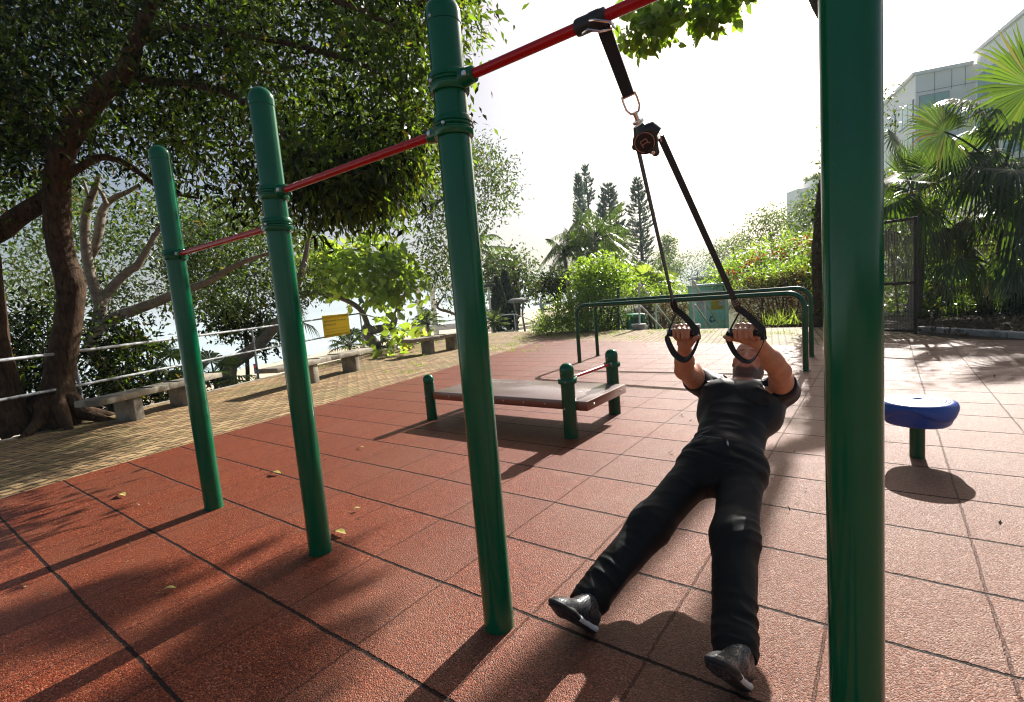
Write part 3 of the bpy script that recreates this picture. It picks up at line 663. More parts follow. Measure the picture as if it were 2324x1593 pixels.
# ================================================================== plants
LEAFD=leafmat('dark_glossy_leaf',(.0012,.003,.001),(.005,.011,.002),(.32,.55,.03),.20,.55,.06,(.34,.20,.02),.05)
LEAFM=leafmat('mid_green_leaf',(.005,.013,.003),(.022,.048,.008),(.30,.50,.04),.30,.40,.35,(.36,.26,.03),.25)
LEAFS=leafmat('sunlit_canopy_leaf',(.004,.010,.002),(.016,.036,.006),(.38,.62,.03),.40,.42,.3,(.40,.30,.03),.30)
LEAFHB=leafmat('heart_leaf',(.03,.075,.012),(.07,.15,.025),(.60,.84,.07),.58,.26,.7,(.5,.48,.06))
LEAFB=leafmat('bright_broad_leaf',(.020,.052,.008),(.055,.12,.018),(.48,.74,.05),.52,.30,.6,(.42,.40,.05))
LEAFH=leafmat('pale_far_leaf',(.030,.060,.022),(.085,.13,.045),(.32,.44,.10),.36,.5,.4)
LEAFP=leafmat('palm_leaf',(.006,.018,.006),(.018,.045,.011),(.30,.52,.03),.30,.28,.5,(.34,.24,.06))
LEAFY=leafmat('yellow_green_palm_leaf',(.06,.12,.02),(.13,.22,.04),(.50,.66,.07),.50,.4,.5)
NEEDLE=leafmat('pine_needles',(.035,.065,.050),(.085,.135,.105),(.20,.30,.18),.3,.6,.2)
CYPL=leafmat('cypress_scales',(.010,.026,.014),(.030,.060,.030),(.10,.16,.06),.15,.6,.2)
DRY=leafmat('dry_vine_leaf',(.050,.028,.012),(.16,.095,.035),(.34,.22,.05),.34,.7,.2)
REDF=leafmat('red_flower',(.45,.02,.02),(.65,.05,.05),(.7,.06,.05),.35,.5,.3)
DEADL2=leafmat('pale_leaf_scrap',(.10,.07,.04),(.36,.28,.17),(.2,.14,.06),.1,.8,.2)
DEADL=leafmat('dead_palm_leaf',(.05,.036,.022),(.14,.10,.06),(.2,.14,.06),.2,.8,.2)
TEMPL={
 'oval':([(0,0,0,0),(.42,-.5,.14,0),(.5,0,0,0),(.42,.5,.14,0),(1,0,0,-.10)],[(0,2,4,1),(0,3,4,2)]),
 'heart':([(0,0,0,0),(-.10,-.30,.06,0),(.25,-.52,.12,-.02),(.66,-.33,.08,-.06),(1,0,0,-.16),(.66,.33,.08,-.06),(.25,.52,.12,-.02),(-.10,.30,.06,0),(.38,0,-.02,0)],[(0,8,2,1),(8,4,3,2),(0,7,6,8),(8,6,5,4)]),
 'blade':([(0,-.35,0,0),(0,.35,0,0),(.45,-.5,.12,-.03),(.45,.5,.12,-.03),(1,-.06,0,-.22),(1,.06,0,-.22)],[(0,1,3,2),(2,3,5,4)]),
 'grass':([(0,-.5,0,0),(0,.5,0,0),(.5,-.4,0,.0),(.5,.4,0,.0),(1,-.05,0,-.25),(1,.05,0,-.25)],[(0,1,3,2),(2,3,5,4)])}
class LB:
    def __init__(s,kind='oval'): s.k=kind; s.O=[];s.A=[];s.S=[];s.N=[];s.r=[]
    def add(s,O,A,S,N,r=None):
        s.O.append(O);s.A.append(A);s.S.append(S);s.N.append(N);s.r.append(rng.random(len(O)) if r is None else r)
    def scatter(s,O,L,w,out=None,droop=.3,up=.8,spread=.9,jit=.35):
        O=np.asarray(O,float); n=len(O); q=rng.normal(size=(n,3)); q/=np.linalg.norm(q,axis=1,keepdims=True)
        A=q*spread+(out*.55 if out is not None else 0)+V(0,0,-droop); A/=np.linalg.norm(A,axis=1,keepdims=True)
        q=rng.normal(size=(n,3)); N=q*.62+V(0,0,up); S=np.cross(A,N); S/=np.linalg.norm(S,axis=1,keepdims=True)+1e-9; N=np.cross(S,A)
        l=L*(1+jit*(rng.random((n,1))*2-1)); s.add(O,A*l,S*l*(w/L),N*l,None)
    def build(s,name,m,parent):
        O=np.concatenate(s.O);A=np.concatenate(s.A);S=np.concatenate(s.S);N=np.concatenate(s.N);r=np.concatenate(s.r)
        T,F=TEMPL[s.k]; T=np.array(T); n=len(O)
        W=np.linalg.norm(S,axis=1)/np.maximum(1e-9,np.linalg.norm(A,axis=1))
        P=O[:,None]+A[:,None]*T[None,:,0:1]+S[:,None]*T[None,:,1:2]+N[:,None]*(T[None,:,2:3]*W[:,None,None]+T[None,:,3:4])
        P=P.reshape(-1,3)-np.array(WLOC[parent.name]); F=(np.arange(n)[:,None,None]*len(T)+np.array(F)[None]).reshape(-1,4)
        me=setmesh(name,P,F,True,180,[m],None,{'rnd':np.repeat(r,len(T))}); return link(name,me,parent)
def ellip(c,r,n,shell=.4):
    q=rng.normal(size=(n,3)); q/=np.linalg.norm(q,axis=1,keepdims=True); return np.asarray(c)+q*(rng.random((n,1))**shell)*np.asarray(r)
def inpoly(P,x,y):
    c=False;n=len(P)
    for i in range(n):
        (x0,y0),(x1,y1)=P[i],P[(i+1)%n]
        if (y0>y)!=(y1>y) and x<(x1-x0)*(y-y0)/(y1-y0)+x0: c=not c
    return c
def fillpoly(P,n,t0,t1,dens=None):
    xs=[p[0] for p in P];ys=[p[1] for p in P];out=[]
    while len(out)<n:
        x,y=random.uniform(min(xs),max(xs)),random.uniform(min(ys),max(ys))
        if inpoly(P,x,y) and (dens is None or random.random()<dens(x,y)): out.append(at(x,y,random.uniform(t0,t1)))
    return np.array(out)
def leafclumps(lb,C,per,sig,L,w,droop=.3,centre=None,**k):
    C=np.asarray(C); n=len(C)*per
    off=rng.normal(size=(n,3))*sig*V(1,1,.75); O=np.repeat(C,per,0)+off
    out=off/np.maximum(1e-6,np.linalg.norm(off,axis=1,keepdims=True)); lb.scatter(O,L,w,out,droop,**k)
def limbs(mb,nodes,C,r0,r1=.006,maxn=999,sag=.15,n=6):
    """boughs from the trunk nodes to the leaf clumps, thinner ones joining the boughs already grown"""
    net=[(np.asarray(p,float),r) for p,r in nodes]
    C=[np.asarray(c,float) for c in C]; random.shuffle(C); C=C[:maxn]
    C.sort(key=lambda c:min(np.linalg.norm(c-p) for p,_ in net))
    for c in C:
        b=min(net,key=lambda q:np.linalg.norm(q[0]-c)+max(0,q[0][2]-c[2])*.7)
        L=np.linalg.norm(c-b[0]); ra=min(b[1]*.75,max(r1*1.6,r0*min(1,L/2.5)))
        m_=(b[0]+c)/2+V(random.uniform(-.12,.12),random.uniform(-.12,.12),sag)*L*.6
        pts=bez(b[0],m_,c,n); rr=lerp([ra,r1],n); mb.tube(pts,rr,6,False)
        for i in range(1,n): net.append((pts[i],rr[i]))
def tree(name,label,cat,base,trunks,C,per,sig,L,w,lm,bm,kind='oval',droop=.3,group=None,bough=.05,maxl=60,sag=.12,extra=None,**k):
    """trunks: list of (points, radii); C: clump centres"""
    tg=thing(name,base,label,cat,group); mb=MB(); nodes=[]
    for pts,rad in trunks:
        p=spl(pts,5); rr=lerp(rad,len(p)); mb.tube(p,rr,14 if max(rad)>.08 else 8,True,.04)
        nodes+=list(zip(p[len(p)//3:],rr[len(p)//3:]))
    mb.build('trunk',bm,tg,angle=80)
    mb=MB(); limbs(mb,nodes,C,bough,.005,maxl,sag); mb.build('limb',bm,tg,angle=80)
    lb=LB(kind); leafclumps(lb,C,per,sig,L,w,droop,**k)
    if extra: extra(lb)
    lb.build('crown',lm,tg); return tg
def px(pts,t): return [at(x,y,t) if np.isscalar(t) else at(x,y,tt) for (x,y),tt in zip(pts,[t]*len(pts) if np.isscalar(t) else t)]

# ---------------------------------------------------------------- the big dark tree on the left
main=px([(128,985),(130,945),(133,862),(150,762),(160,690),(160,640),(144,589),(131,523),(129,434),(133,382),(156,316),(200,249),(233,206),(286,160),(305,100),(335,30),(380,-60)],lerp([7.35,7.4,7.4,7.3,7.0,6.6,6.4],17))
limb_r=px([(286,160),(340,182),(430,190),(520,212),(575,252),(640,300),(700,360)],lerp([7.0,6.0],7))
limb_r2=px([(305,95),(420,60),(560,80),(700,110),(830,150),(930,220)],lerp([6.8,6.2],6))
limb_l=px([(133,395),(93,300),(50,286),(0,296),(-60,310)],7.2)
limb_low=px([(129,430),(100,456),(44,490),(0,525),(-70,560)],7.3)
limb_m=px([(150,400),(213,362),(250,358),(300,380),(370,430),(450,450)],lerp([7.2,7.8],6))
limb_u=px([(380,-60),(560,-60),(760,0),(900,60)],lerp([6.4,5.8],4))
BIG=[(-120,-260),(700,-300),(1040,-160),(1075,-60),(1098,10),(1082,70),(1005,85),(985,200),(980,310),(955,370),(915,430),(865,490),(800,470),(725,490),(640,492),(540,465),(430,424),(330,372),(215,392),(100,405),(-120,400)]
C=np.concatenate([fillpoly([(-120,-260),(560,-280),(560,455),(430,410),(330,362),(215,384),(100,397),(-120,395)],370,7.0,9.8),fillpoly([(-120,-260),(560,-280),(560,330),(300,120),(60,300),(-120,330)],40,5.6,6.6),fillpoly(BIG,130,5.6,9.6,lambda x,y:x>560)])
C=np.concatenate([C,fillpoly([(640,230),(960,230),(950,400),(900,470),(720,470)],34,8.4,10.4)])
def topix(P): q=CM@(np.asarray(P)-CC); return 1162+1162*CF*q[0]/q[2],796.5+1162*CF*q[1]/q[2]
sc_=[]
for _ in range(4000):
    g=gp(random.uniform(-60,400),random.uniform(985,1150)); g=g if g[0]<-5.6 else None
    if g is None or random.random()<.25*math.sin(g[0]*4+g[1]*3)+.25: continue
    q=g+SD*random.uniform(2.9,5.2)/SD[2]; xy=topix(q)
    if inpoly(BIG,xy[0],xy[1]+25): sc_.append(q)
    if len(sc_)>=64: break
print('SHADE CLUMPS',len(sc_)); C=np.concatenate([C,np.array(sc_)])
CS=np.concatenate([fillpoly([(560,330),(980,330),(950,370),(910,430),(865,490),(800,465),(725,490),(600,450)],62,5.6,7.4),fillpoly([(830,-60),(1098,-60),(1098,10),(1082,70),(1005,85),(985,335),(860,340)],74,5.6,7.6),fillpoly([(520,-40),(860,-40),(860,340),(560,330)],70,6,8.6),fillpoly([(0,60),(520,0),(520,330),(200,360)],46,6.5,9)])
def bigleaf(lb):
    # hanging sprays below the boughs
    Hs=fillpoly([(540,350),(960,300),(930,390),(870,470),(800,440),(725,465),(600,420)],30,5.4,6.8)
    k=26; O=np.repeat(Hs,k,0)+np.stack([rng.normal(size=len(Hs)*k)*.07,rng.normal(size=len(Hs)*k)*.07,-rng.random(len(Hs)*k)*.42],1)
    lb.scatter(O,.125,.036,None,.9,.4,.5)
HSUN=fillpoly([(640,300),(980,260),(960,350),(920,410),(870,475),(800,445),(725,465)],90,5.6,6.8)
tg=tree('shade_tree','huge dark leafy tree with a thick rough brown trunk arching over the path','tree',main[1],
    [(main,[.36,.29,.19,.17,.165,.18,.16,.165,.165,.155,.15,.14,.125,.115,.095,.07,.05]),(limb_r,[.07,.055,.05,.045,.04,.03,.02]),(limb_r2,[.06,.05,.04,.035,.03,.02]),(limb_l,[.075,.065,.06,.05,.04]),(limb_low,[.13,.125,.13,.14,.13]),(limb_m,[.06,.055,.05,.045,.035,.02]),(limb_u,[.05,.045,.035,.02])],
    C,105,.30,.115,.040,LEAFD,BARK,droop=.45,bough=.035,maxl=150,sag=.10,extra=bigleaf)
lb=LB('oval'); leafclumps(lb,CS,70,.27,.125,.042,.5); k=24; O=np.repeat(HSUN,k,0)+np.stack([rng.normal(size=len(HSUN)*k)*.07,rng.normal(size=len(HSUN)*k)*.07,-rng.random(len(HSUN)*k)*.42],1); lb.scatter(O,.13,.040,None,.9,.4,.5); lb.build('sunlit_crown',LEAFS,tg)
mb=MB(); limbs(mb,[(q,.03) for q in spl(limb_r2,5)+spl(limb_r,5)+spl(limb_u,5)],CS,.022,.004,90,.08); mb.build('twig',BARK,tg,angle=80)
mb=MB()     # buttress roots
for a in np.linspace(0,2*math.pi,9)[:-1]:
    d=V(math.cos(a),math.sin(a),0); b=main[1]*V(1,1,0); mb.tube([b+d*.18+V(0,0,.45),b+d*.33+V(0,0,.14),b+d*random.uniform(.6,.85)+V(0,0,-.04)],[.10,.095,.03],8,False,.1)
mb.build('root',BARK,tg,angle=80)
b2=gp(28,978); tr=px([(14,985),(2,900),(-14,800),(-22,700),(-36,560),(-60,400),(-80,250)],lerp([7.0,6.8],7))
tree('shade_tree','second rough brown trunk at the left edge of the picture, beside the big arching tree','tree',b2,[(tr,[.38,.24,.18,.16,.15,.14,.12])],
    fillpoly([(-200,100),(60,150),(70,420),(-20,520),(-200,500)],60,6.2,8.5),90,.28,.115,.04,LEAFD,BARK,droop=.4,bough=.03,maxl=20)

# ---------------------------------------------------------------- trees between the railing and the beach
t2=10.2
A_=px([(268,985),(262,930),(246,850),(226,819),(212,775),(222,730),(228,698)],t2); Bs=px([(228,698),(222,678),(206,623),(197,578),(193,536),(195,490),(204,456),(217,425),(226,395)],t2)
Cs=px([(228,698),(235,678),(255,651),(288,618),(313,600),(339,556),(355,530),(368,505),(380,470)],lerp([t2,t2+.6],9)); Ds=px([(197,590),(214,570),(220,552),(226,518),(231,485),(242,463),(262,447),(288,436),(318,418)],lerp([t2+.2,t2+.5],9))
Es=px([(205,800),(213,765),(228,742),(266,718),(310,702),(355,685),(405,664),(470,640),(540,600),(610,575),(660,560)],lerp([t2-.6,t2+1],11)); Fs=px([(204,456),(196,430),(188,405)],t2); Gs=px([(242,463),(232,440),(222,425)],t2)
PL=[(0,420),(190,400),(206,480),(236,500),(300,450),(345,390),(520,470),(560,560),(500,690),(430,690),(330,720),(200,690),(60,690),(0,690)]
tree('pale_trunk_tree','tree with smooth pale grey forked stems standing behind the railing','tree',A_[0],[(A_,[.17,.15,.14,.13,.12,.11,.11]),(Bs,[.10,.10,.095,.09,.085,.08,.07,.055,.04]),(Cs,[.10,.095,.085,.08,.075,.055,.05,.045,.03]),(Ds,[.07,.075,.08,.085,.08,.07,.055,.045,.03]),(Es,[.13,.12,.115,.11,.105,.10,.09,.075,.055,.035,.015]),(Fs,[.04,.03,.02]),(Gs,[.045,.035,.025])],
    fillpoly(PL,150,10.8,15.5),100,.25,.12,.048,LEAFM,BARKG,droop=.35,bough=.03,maxl=60)
Ls=px([(492,905),(504,880),(517,838),(537,818),(575,792),(608,759),(640,720),(668,660),(690,600),(700,540)],lerp([13.2,13.6],10)); Ls2=px([(531,880),(529,845),(532,822)],13.2)
tree('leaning_tree','grey tree leaning to the right over the beach, between two green posts','tree',Ls[0],[(Ls,[.19,.17,.165,.17,.155,.14,.13,.11,.08,.05]),(Ls2,[.09,.085,.10])],
    fillpoly([(380,480),(560,480),(720,545),(740,640),(660,705),(600,690),(560,715),(470,700),(430,690),(380,640)],125,12.6,16.5),100,.25,.13,.052,LEAFM,BARKG,droop=.35,bough=.035,maxl=50)
sl_=px([(561,905),(562,850),(560,800),(558,740),(566,660)],14.5)
tree('slender_beach_tree','thin dark stemmed tree with a round leafy head in front of the sea','tree',sl_[0],[(sl_,[.07,.06,.055,.05,.03])],
    np.concatenate([fillpoly([(480,700),(560,690),(600,720),(560,765),(490,755)],30,14,15.2),fillpoly([(575,770),(610,765),(612,790),(575,795)],8,14,14.6)]),50,.22,.14,.07,LEAFD,BARKD,droop=.3,maxl=14)
tw=px([(850,860),(856,794),(839,767),(829,750),(838,735)],18.2); tw2=px([(829,752),(863,746),(889,741),(899,712),(911,693),(920,660)],18.2); tw3=px([(838,745),(815,700),(760,672),(700,668),(655,690)],lerp([18.2,17.4],5))
HB=[(700,585),(745,555),(860,540),(900,565),(935,610),(962,640),(950,655),(935,665),(930,675),(885,668),(850,690),(815,668),(750,660),(712,635)]
tree('broadleaf_sea_tree','small crooked tree with big bright heart shaped leaves above the yellow sign','tree',tw[0],[(tw,[.21,.19,.18,.16,.13]),(tw2,[.16,.15,.13,.10,.07,.04]),(tw3,[.10,.09,.08,.06,.04])],
    np.concatenate([fillpoly(HB,90,17.0,19.4),fillpoly([(905,750),(950,738),(955,760),(900,800),(885,795)],8,13.2,18.2)]),15,.34,.27,.23,LEAFHB,BARKG,'heart',droop=.45,bough=.03,maxl=45,up=1.0)
Tk=px([(1092,800),(1083,730),(1072,650),(1056,560),(1045,470),(1040,420)],19.5); Tb=px([(1045,480),(1010,450),(985,470),(960,500)],19.5)
T5=[(950,430),(985,365),(1040,335),(1090,320),(1118,345),(1145,372),(1162,420),(1188,446),(1160,452),(1130,492),(1105,470),(1085,520),(1062,580),(1070,690),(1010,690),(968,640),(955,560)]
tree('fine_leaved_tree','airy fine leaved tree rising behind the third green post','tree',Tk[0],[(Tk,[.22,.19,.17,.14,.10,.06]),(Tb,[.09,.07,.05,.03]),(px([(1075,740),(1030,712),(993,698),(1007,672)],19),[.06,.055,.05,.03])],
    fillpoly(T5,210,18,22),46,.36,.15,.062,LEAFM,BARKG,droop=.3,bough=.05,maxl=60)
Tk=px([(1172,720),(1172,670),(1168,640),(1165,610)],34)
tree('round_park_tree','round hazy park tree behind the two dark cypresses','tree',Tk[0],[(Tk,[.3,.25,.2,.1])],fillpoly([(1095,600),(1115,580),(1144,566),(1165,575),(1184,577),(1207,604),(1203,628),(1232,640),(1230,668),(1170,672),(1110,680),(1098,650)],110,33,37),46,.5,.26,.12,LEAFM,BARKD,droop=.2,bough=.08,maxl=30)
Tk=px([(1266,700),(1268,660),(1266,640)],31)
tree('dark_round_tree','low dark round tree between the grey lamp heads and the slim palm','tree',Tk[0],[(Tk,[.2,.15,.1])],fillpoly([(1236,640),(1255,620),(1275,614),(1300,622),(1300,662),(1250,665),(1238,655)],60,30,33),46,.4,.2,.1,LEAFD,BARKD,droop=.2,maxl=16)
def cypress(top,base,t,hw,label):
    T,B=at(*top,t),at(*base,t); B=B*V(1,1,0)+V(0,0,T[2]-(np.linalg.norm(T-B))-1); B=V(T[0],T[1],B[2]); H=T[2]-B[2]; r=hw*t/1137
    tg=thing('cypress',B,label,'cypress','pair of cypresses'); mb=MB(); mb.tube([B,T-V(0,0,.3)],[.12,.02],8); mb.build('trunk',BARKD,tg)
    n=5200; h=rng.random(n)**.75; a=rng.random(n)*6.283; rr=r*np.minimum(1,(1-h)*1.9+.02)**.8*(.72+.33*rng.random(n))*(1+.09*np.sin(a*5+h*17))
    lb=LB('oval'); O=np.stack([B[0]+rr*np.cos(a),B[1]+rr*np.sin(a),B[2]+h*H],1); out=np.stack([np.cos(a),np.sin(a),np.zeros(n)],1)
    lb.scatter(O,.22,.10,out*.6,-1.2,.2,.35); lb.build('crown',CYPL,tg)
cypress((1127,634),(1128,720),30,17,'shorter left one of the two dark pointed cypresses')
cypress((1145,620),(1148,720),31,20,'taller right one of the two dark pointed cypresses')

# ---------------------------------------------------------------- palms
def frond(par,base,d,L,arch,m,nl=34,lw=.045,ll=.55,hang=.75,nm='frond'):
    d=unit(d); s,u=frame(d); tip=base+d*L+V(0,0,-arch*L); midp=base+d*L*.55+V(0,0,arch*L*.32)
    pts=bez(base,midp,tip,10); mb=MB(); mb.tube(pts,lerp([.03,.006],10),5,False)
    f=mb.build(nm,m,par); lb=LB('blade'); q=np.linspace(.14,1,nl); P=np.array([np.array([np.interp(x,np.linspace(0,1,10),[p[k] for p in pts]) for k in range(3)]) for x in q])
    T=np.gradient(P,axis=0); T/=np.linalg.norm(T,axis=1,keepdims=True); S=np.cross(T,V(0,0,1)); S/=np.linalg.norm(S,axis=1,keepdims=True)+1e-9
    for sg_ in(-1,1):
        A=S*sg_+T*.55+V(0,0,-hang)+rng.normal(size=P.shape)*.13; A/=np.linalg.norm(A,axis=1,keepdims=True); l=ll*np.sin(np.clip(q*1.05,0,1)*math.pi*.86+.35)[:,None]*(.85+.3*rng.random((nl,1)))
        W=T-A*(T*A).sum(1,keepdims=True); W/=np.linalg.norm(W,axis=1,keepdims=True); lb.add(P,A*l,W*lw,np.cross(W,A)*l)
    lb.build('leaflets',m,f); return f
def feather_palm(name,label,crown,foot,r,nf,L,m,group=None,arch=(.15,.75),ll=.55,lw=.05,hang=.75,elev=(-.25,1.2),cs=None):
    tg=thing(name,foot,label,'palm tree',group); mb=MB()
    if foot is not None: p=spl([foot,(foot+crown)/2+V(.1,.05,0),crown],6); mb.tube(p,lerp([r*1.35,r,r*.9],len(p)),10,True,.03); mb.build('trunk',PALMB,tg)
    for i in range(nf):
        a=i*2.39996+random.uniform(-.2,.2); e=elev[0]+(elev[1]-elev[0])*(i/nf)
        d=V(math.cos(a)*math.cos(e),math.sin(a)*math.cos(e),math.sin(e)); frond(tg,crown+V(0,0,.25*i/nf),d,L*random.uniform(.8,1.1),random.uniform(*arch)*(1 if e<.9 else .4),m,32,lw,ll,hang)
    return tg
def drop(p,z=-1.9): return V(p[0],p[1],z)
c=at(1080,566,30); feather_palm('feather_palm','feather palm mostly hidden behind the third green post',c,drop(c),.16,13,2.1,LEAFP)
c=at(1281,581,26); feather_palm('feather_palm','slim feather palm with arching dark fronds, left of the big palm clump',c,drop(at(1287,665,26),-1.9),.11,15,1.75,LEAFP,ll=.5,hang=1.0,arch=(.35,.9),lw=.03)
for (x,y,t_,n_,L_,lab) in ((1352,548,27,26,2.8,'largest feather palm in front of the tall pines'),(1318,575,28,13,1.9,'feather palm squeezed between the slim palm and the largest palm'),(1385,585,28.5,13,1.9,'low feather palm to the right of the largest palm')):
    c=at(x,y,t_); feather_palm('feather_palm',lab,c,drop(c),.13,n_,L_,LEAFP,ll=.75,hang=1.1,arch=(.3,.85),lw=.030)
def fan(par,hub,axis,nrm,Rr,m,spread=R(300),nb=40,droop=.25,split=.55,nm='leaf_fan',pet=None):
    axis=unit(axis); nrm=unit(np.asarray(nrm,float)-axis*(np.asarray(nrm,float)@axis)); side=np.cross(nrm,axis); P=[];F=[];rn=[]
    da=spread/nb
    for i in range(nb):
        a=-spread/2+da*(i+.5)+random.uniform(-.02,.02); L=Rr*(.80+.20*math.cos(a*.5))*random.uniform(.92,1.05); d=axis*math.cos(a)+side*math.sin(a); w=-axis*math.sin(a)+side*math.cos(a); b=len(P); rv=random.random()
        cup=nrm*.10
        for k,(q,ww) in enumerate(((.03,.5),(split,1.0),(split+(1-split)*.5,.52),(1.0,.06))):
            half=math.tan(da/2)*L*min(q,split)*ww*1.06; c_=hub+d*L*q+cup*L*q*q*(.5+.5*math.cos(a))+V(0,0,-1)*droop*L*max(0,q-split*.75)**2*3.2*random.uniform(.7,1.3)
            P+=[c_-w*half,c_+nrm*half*.45,c_+w*half]
        F+=[(b+3*k,b+3*k+1,b+3*k+4,b+3*k+3) for k in range(3)]+[(b+3*k+1,b+3*k+2,b+3*k+5,b+3*k+4) for k in range(3)]; rn+=[rv]*12
    v=np.array(P)-np.array(WLOC[par.name]); me=setmesh(nm,v,np.array(F),True,180,[m],None,{'rnd':np.array(rn)}); o=link(nm,me,par)
    if pet is not None:
        mb=MB(); mb.tube(bez(pet,(pet+hub)/2+V(0,0,.12)*np.linalg.norm(hub-pet),hub+axis*Rr*.03,8),lerp([.028,.016],8),6,False); mb.build('stalk',m,o)
    return o
def fan_palm(name,label,crown,foot,r,nf,Rr,m,stalk=.9,elev=(-.5,1.3),group=None,nb=34,droop=.35,dead=0):
    tg=thing(name,foot,label,'palm tree' if r>.09 else 'palm',group); mb=MB(); mb.tube(spl([foot,(foot*.5+crown*.5)+V(.05,0,0),crown],5),[r]*11,12,True,.12); mb.build('trunk',PALMB,tg)
    for i in range(nf+dead):
        a=i*2.39996+random.uniform(-.3,.3); e=elev[0]+(elev[1]-elev[0])*((i-dead)/max(1,nf)) if i>=dead else -1.1
        d=V(math.cos(a)*math.cos(e),math.sin(a)*math.cos(e),math.sin(e)); hub=crown+d*stalk*random.uniform(.8,1.15)-V(0,0,.12*stalk)
        ax=unit(d+V(0,0,-.35)); nn=V(0,0,1)+d*.25+rng.normal(size=3)*.25
        fan(tg,hub,ax,nn,Rr*random.uniform(.85,1.1),m if i>=dead else DEADL,R(random.uniform(230,300)),nb,droop if i>=dead else .9,pet=crown)
    return tg
c=at(1470,650,23); fan_palm('fan_palm','bright yellow green fan palm clump behind the stair handrails',c,drop(c,-1.7),.08,18,.74,LEAFY,.84,(.0,1.4),nb=24)
c=at(1500,655,24); fan_palm('fan_palm','second bright fan palm, just left of the trainer strap',c,drop(c,-1.7),.08,12,.66,LEAFY,.72,(.0,1.4),nb=24)
c=at(345,842,11.2); fan_palm('fan_palm','dark low fan palm behind the shaded bench',c,drop(c,-.9),.07,14,.55,LEAFP,.75,(-.1,1.3),nb=26)
c=at(490,868,11.6); fan_palm('fan_palm','small fan palm at the foot of the leaning tree',c,drop(c,-1.1),.06,10,.50,LEAFP,.6,(-.1,1.3),nb=26)
c=at(640,722,14.5); fan_palm('fan_palm','fan palm with hanging fronds just left of the yellow sign',c,drop(c,-1.5),.07,9,.5,LEAFP,.55,(-.7,.8),nb=24,droop=.7)
c=at(793,785,19); fan_palm('fan_palm','small pale fan palm on the beach under the corner of the railing',c,drop(c,-2.0),.06,14,.45,LEAFM,.5,(-.1,1.4),nb=22)
c=at(866,788,18.5); fan_palm('fan_palm','small fan palm below the beach step handrail',c,drop(c,-2.0),.06,9,.42,LEAFM,.45,(-.1,1.4),nb=22)
for x,y,t_,lab in ((970,738,23,'low feathery palm beyond the landing rail, left of the third green post'),(1120,740,24,'low feathery palm beyond the landing rail, right of the third green post')):
    c=at(x,y,t_); feather_palm('pygmy_palm',lab,c,drop(c,-1.9),.09,18,1.0,LEAFH,ll=.28,hang=.3,arch=(.2,.5),lw=.03,elev=(.1,1.2))
# the big fan palms on the right
def right_palm(label,crown,foot,fans,r,rand,group='fan palms on the right'):
    tg=thing('tall_fan_palm',foot,label,'palm tree',group); mb=MB(); mb.tube(spl([foot,(foot+crown)/2+V(.08,0,0),crown],6),[r*1.1]*7+[r]*6,14,True,.15); mb.build('trunk',PALMB,tg)
    for (hx,hy,t_,Rr,axp,face,sp,dr) in fans:
        hub=at(hx,hy,t_); axp=at(axp[0],axp[1],t_)-hub
        fan(tg,hub,axp,CM.T@V(*face),Rr,LEAFP,R(sp),44,dr,pet=crown)
    for i in range(rand):
        a=i*2.4; e=random.uniform(-.35,.9); d=V(math.cos(a)*math.cos(e),math.sin(a)*math.cos(e),math.sin(e)); hub=crown+d*random.uniform(.8,1.25)
        fan(tg,hub,d+V(0,0,-.4),V(0,0,1)+d*.3+rng.normal(size=3)*.3,random.uniform(.75,1.0),LEAFP,R(random.uniform(220,290)),38,.5,pet=crown)
    for i in range(5):
        a=i*1.3; d=V(math.cos(a),math.sin(a),-.9); fan(tg,crown+d*.7-V(0,0,.2),d+V(0,0,-1),V(math.cos(a),math.sin(a),.6),random.uniform(.55,.75),DEADL,R(150),22,.9,pet=crown-V(0,0,.2))
    return tg
cr=at(2275,402,11.6); ft=V(cr[0],cr[1],-.2)
right_palm('tall fan palm at the right edge with large pleated fans',cr,ft,[
 (2147,300,10.6,1.08,(2040,270),(.15,-.25,-1),285,.20),(2345,195,10.2,1.55,(2230,150),(.1,.1,-1),250,.12),(2222,240,10.9,1.15,(2120,215),(.1,-.9,-.45),170,.55),
 (2296,382,10.3,1.35,(2180,380),(.0,-.9,-.5),230,.95),(2250,270,11.2,1.0,(2200,240),(.2,-.8,-.6),280,.6),(2200,345,10.9,.95,(2130,380),(-.2,-.8,-.6),250,.8),(2300,290,11,1.1,(2330,200),(.1,-.6,-.8),280,.6),
 (2330,440,10.4,1.1,(2260,480),(.1,-.8,-.5),240,.9),(2225,420,11,.95,(2150,430),(.0,-.9,-.5),240,.9)],.14,9)
cr=at(2075,440,12.2); ft=V(cr[0],cr[1],-.2)
right_palm('fan palm with upright fans immediately right of the big green post',cr,ft,[
 (2057,408,11.4,.98,(2050,300),(.25,-.1,-1),120,.05),(2125,396,11.2,.95,(2115,300),(-.2,-.25,-1),150,.12),(2040,330,11.8,.85,(2010,290),(.2,-.7,-.7),260,.6),(2030,440,11.6,.9,(2000,480),(.1,-.8,-.6),250,.8),
 (2100,470,11.3,.9,(2110,540),(.1,-.7,-.7),240,.8)],.12,8)
cr=at(2200,560,12.6); right_palm('shaded low fan palm among dead fronds behind the kerb',cr,V(cr[0],cr[1],-.2),[(2170,590,11.5,.8,(2140,640),(.1,-.5,-.9),260,.6),(2250,610,11.3,.85,(2290,660),(.1,-.5,-.9),260,.6),(2140,520,11.8,.8,(2100,560),(.1,-.6,-.8),260,.7)],.10,6)
cr=at(2380,560,11.8); right_palm('fan palm cut off by the right edge of the picture, low and dark',cr,V(cr[0],cr[1],-.2),[(2310,600,11,.8,(2260,640),(.1,-.5,-.9),260,.6),(2330,520,11,.9,(2280,520),(.1,-.5,-.9),260,.7)],.11,7)

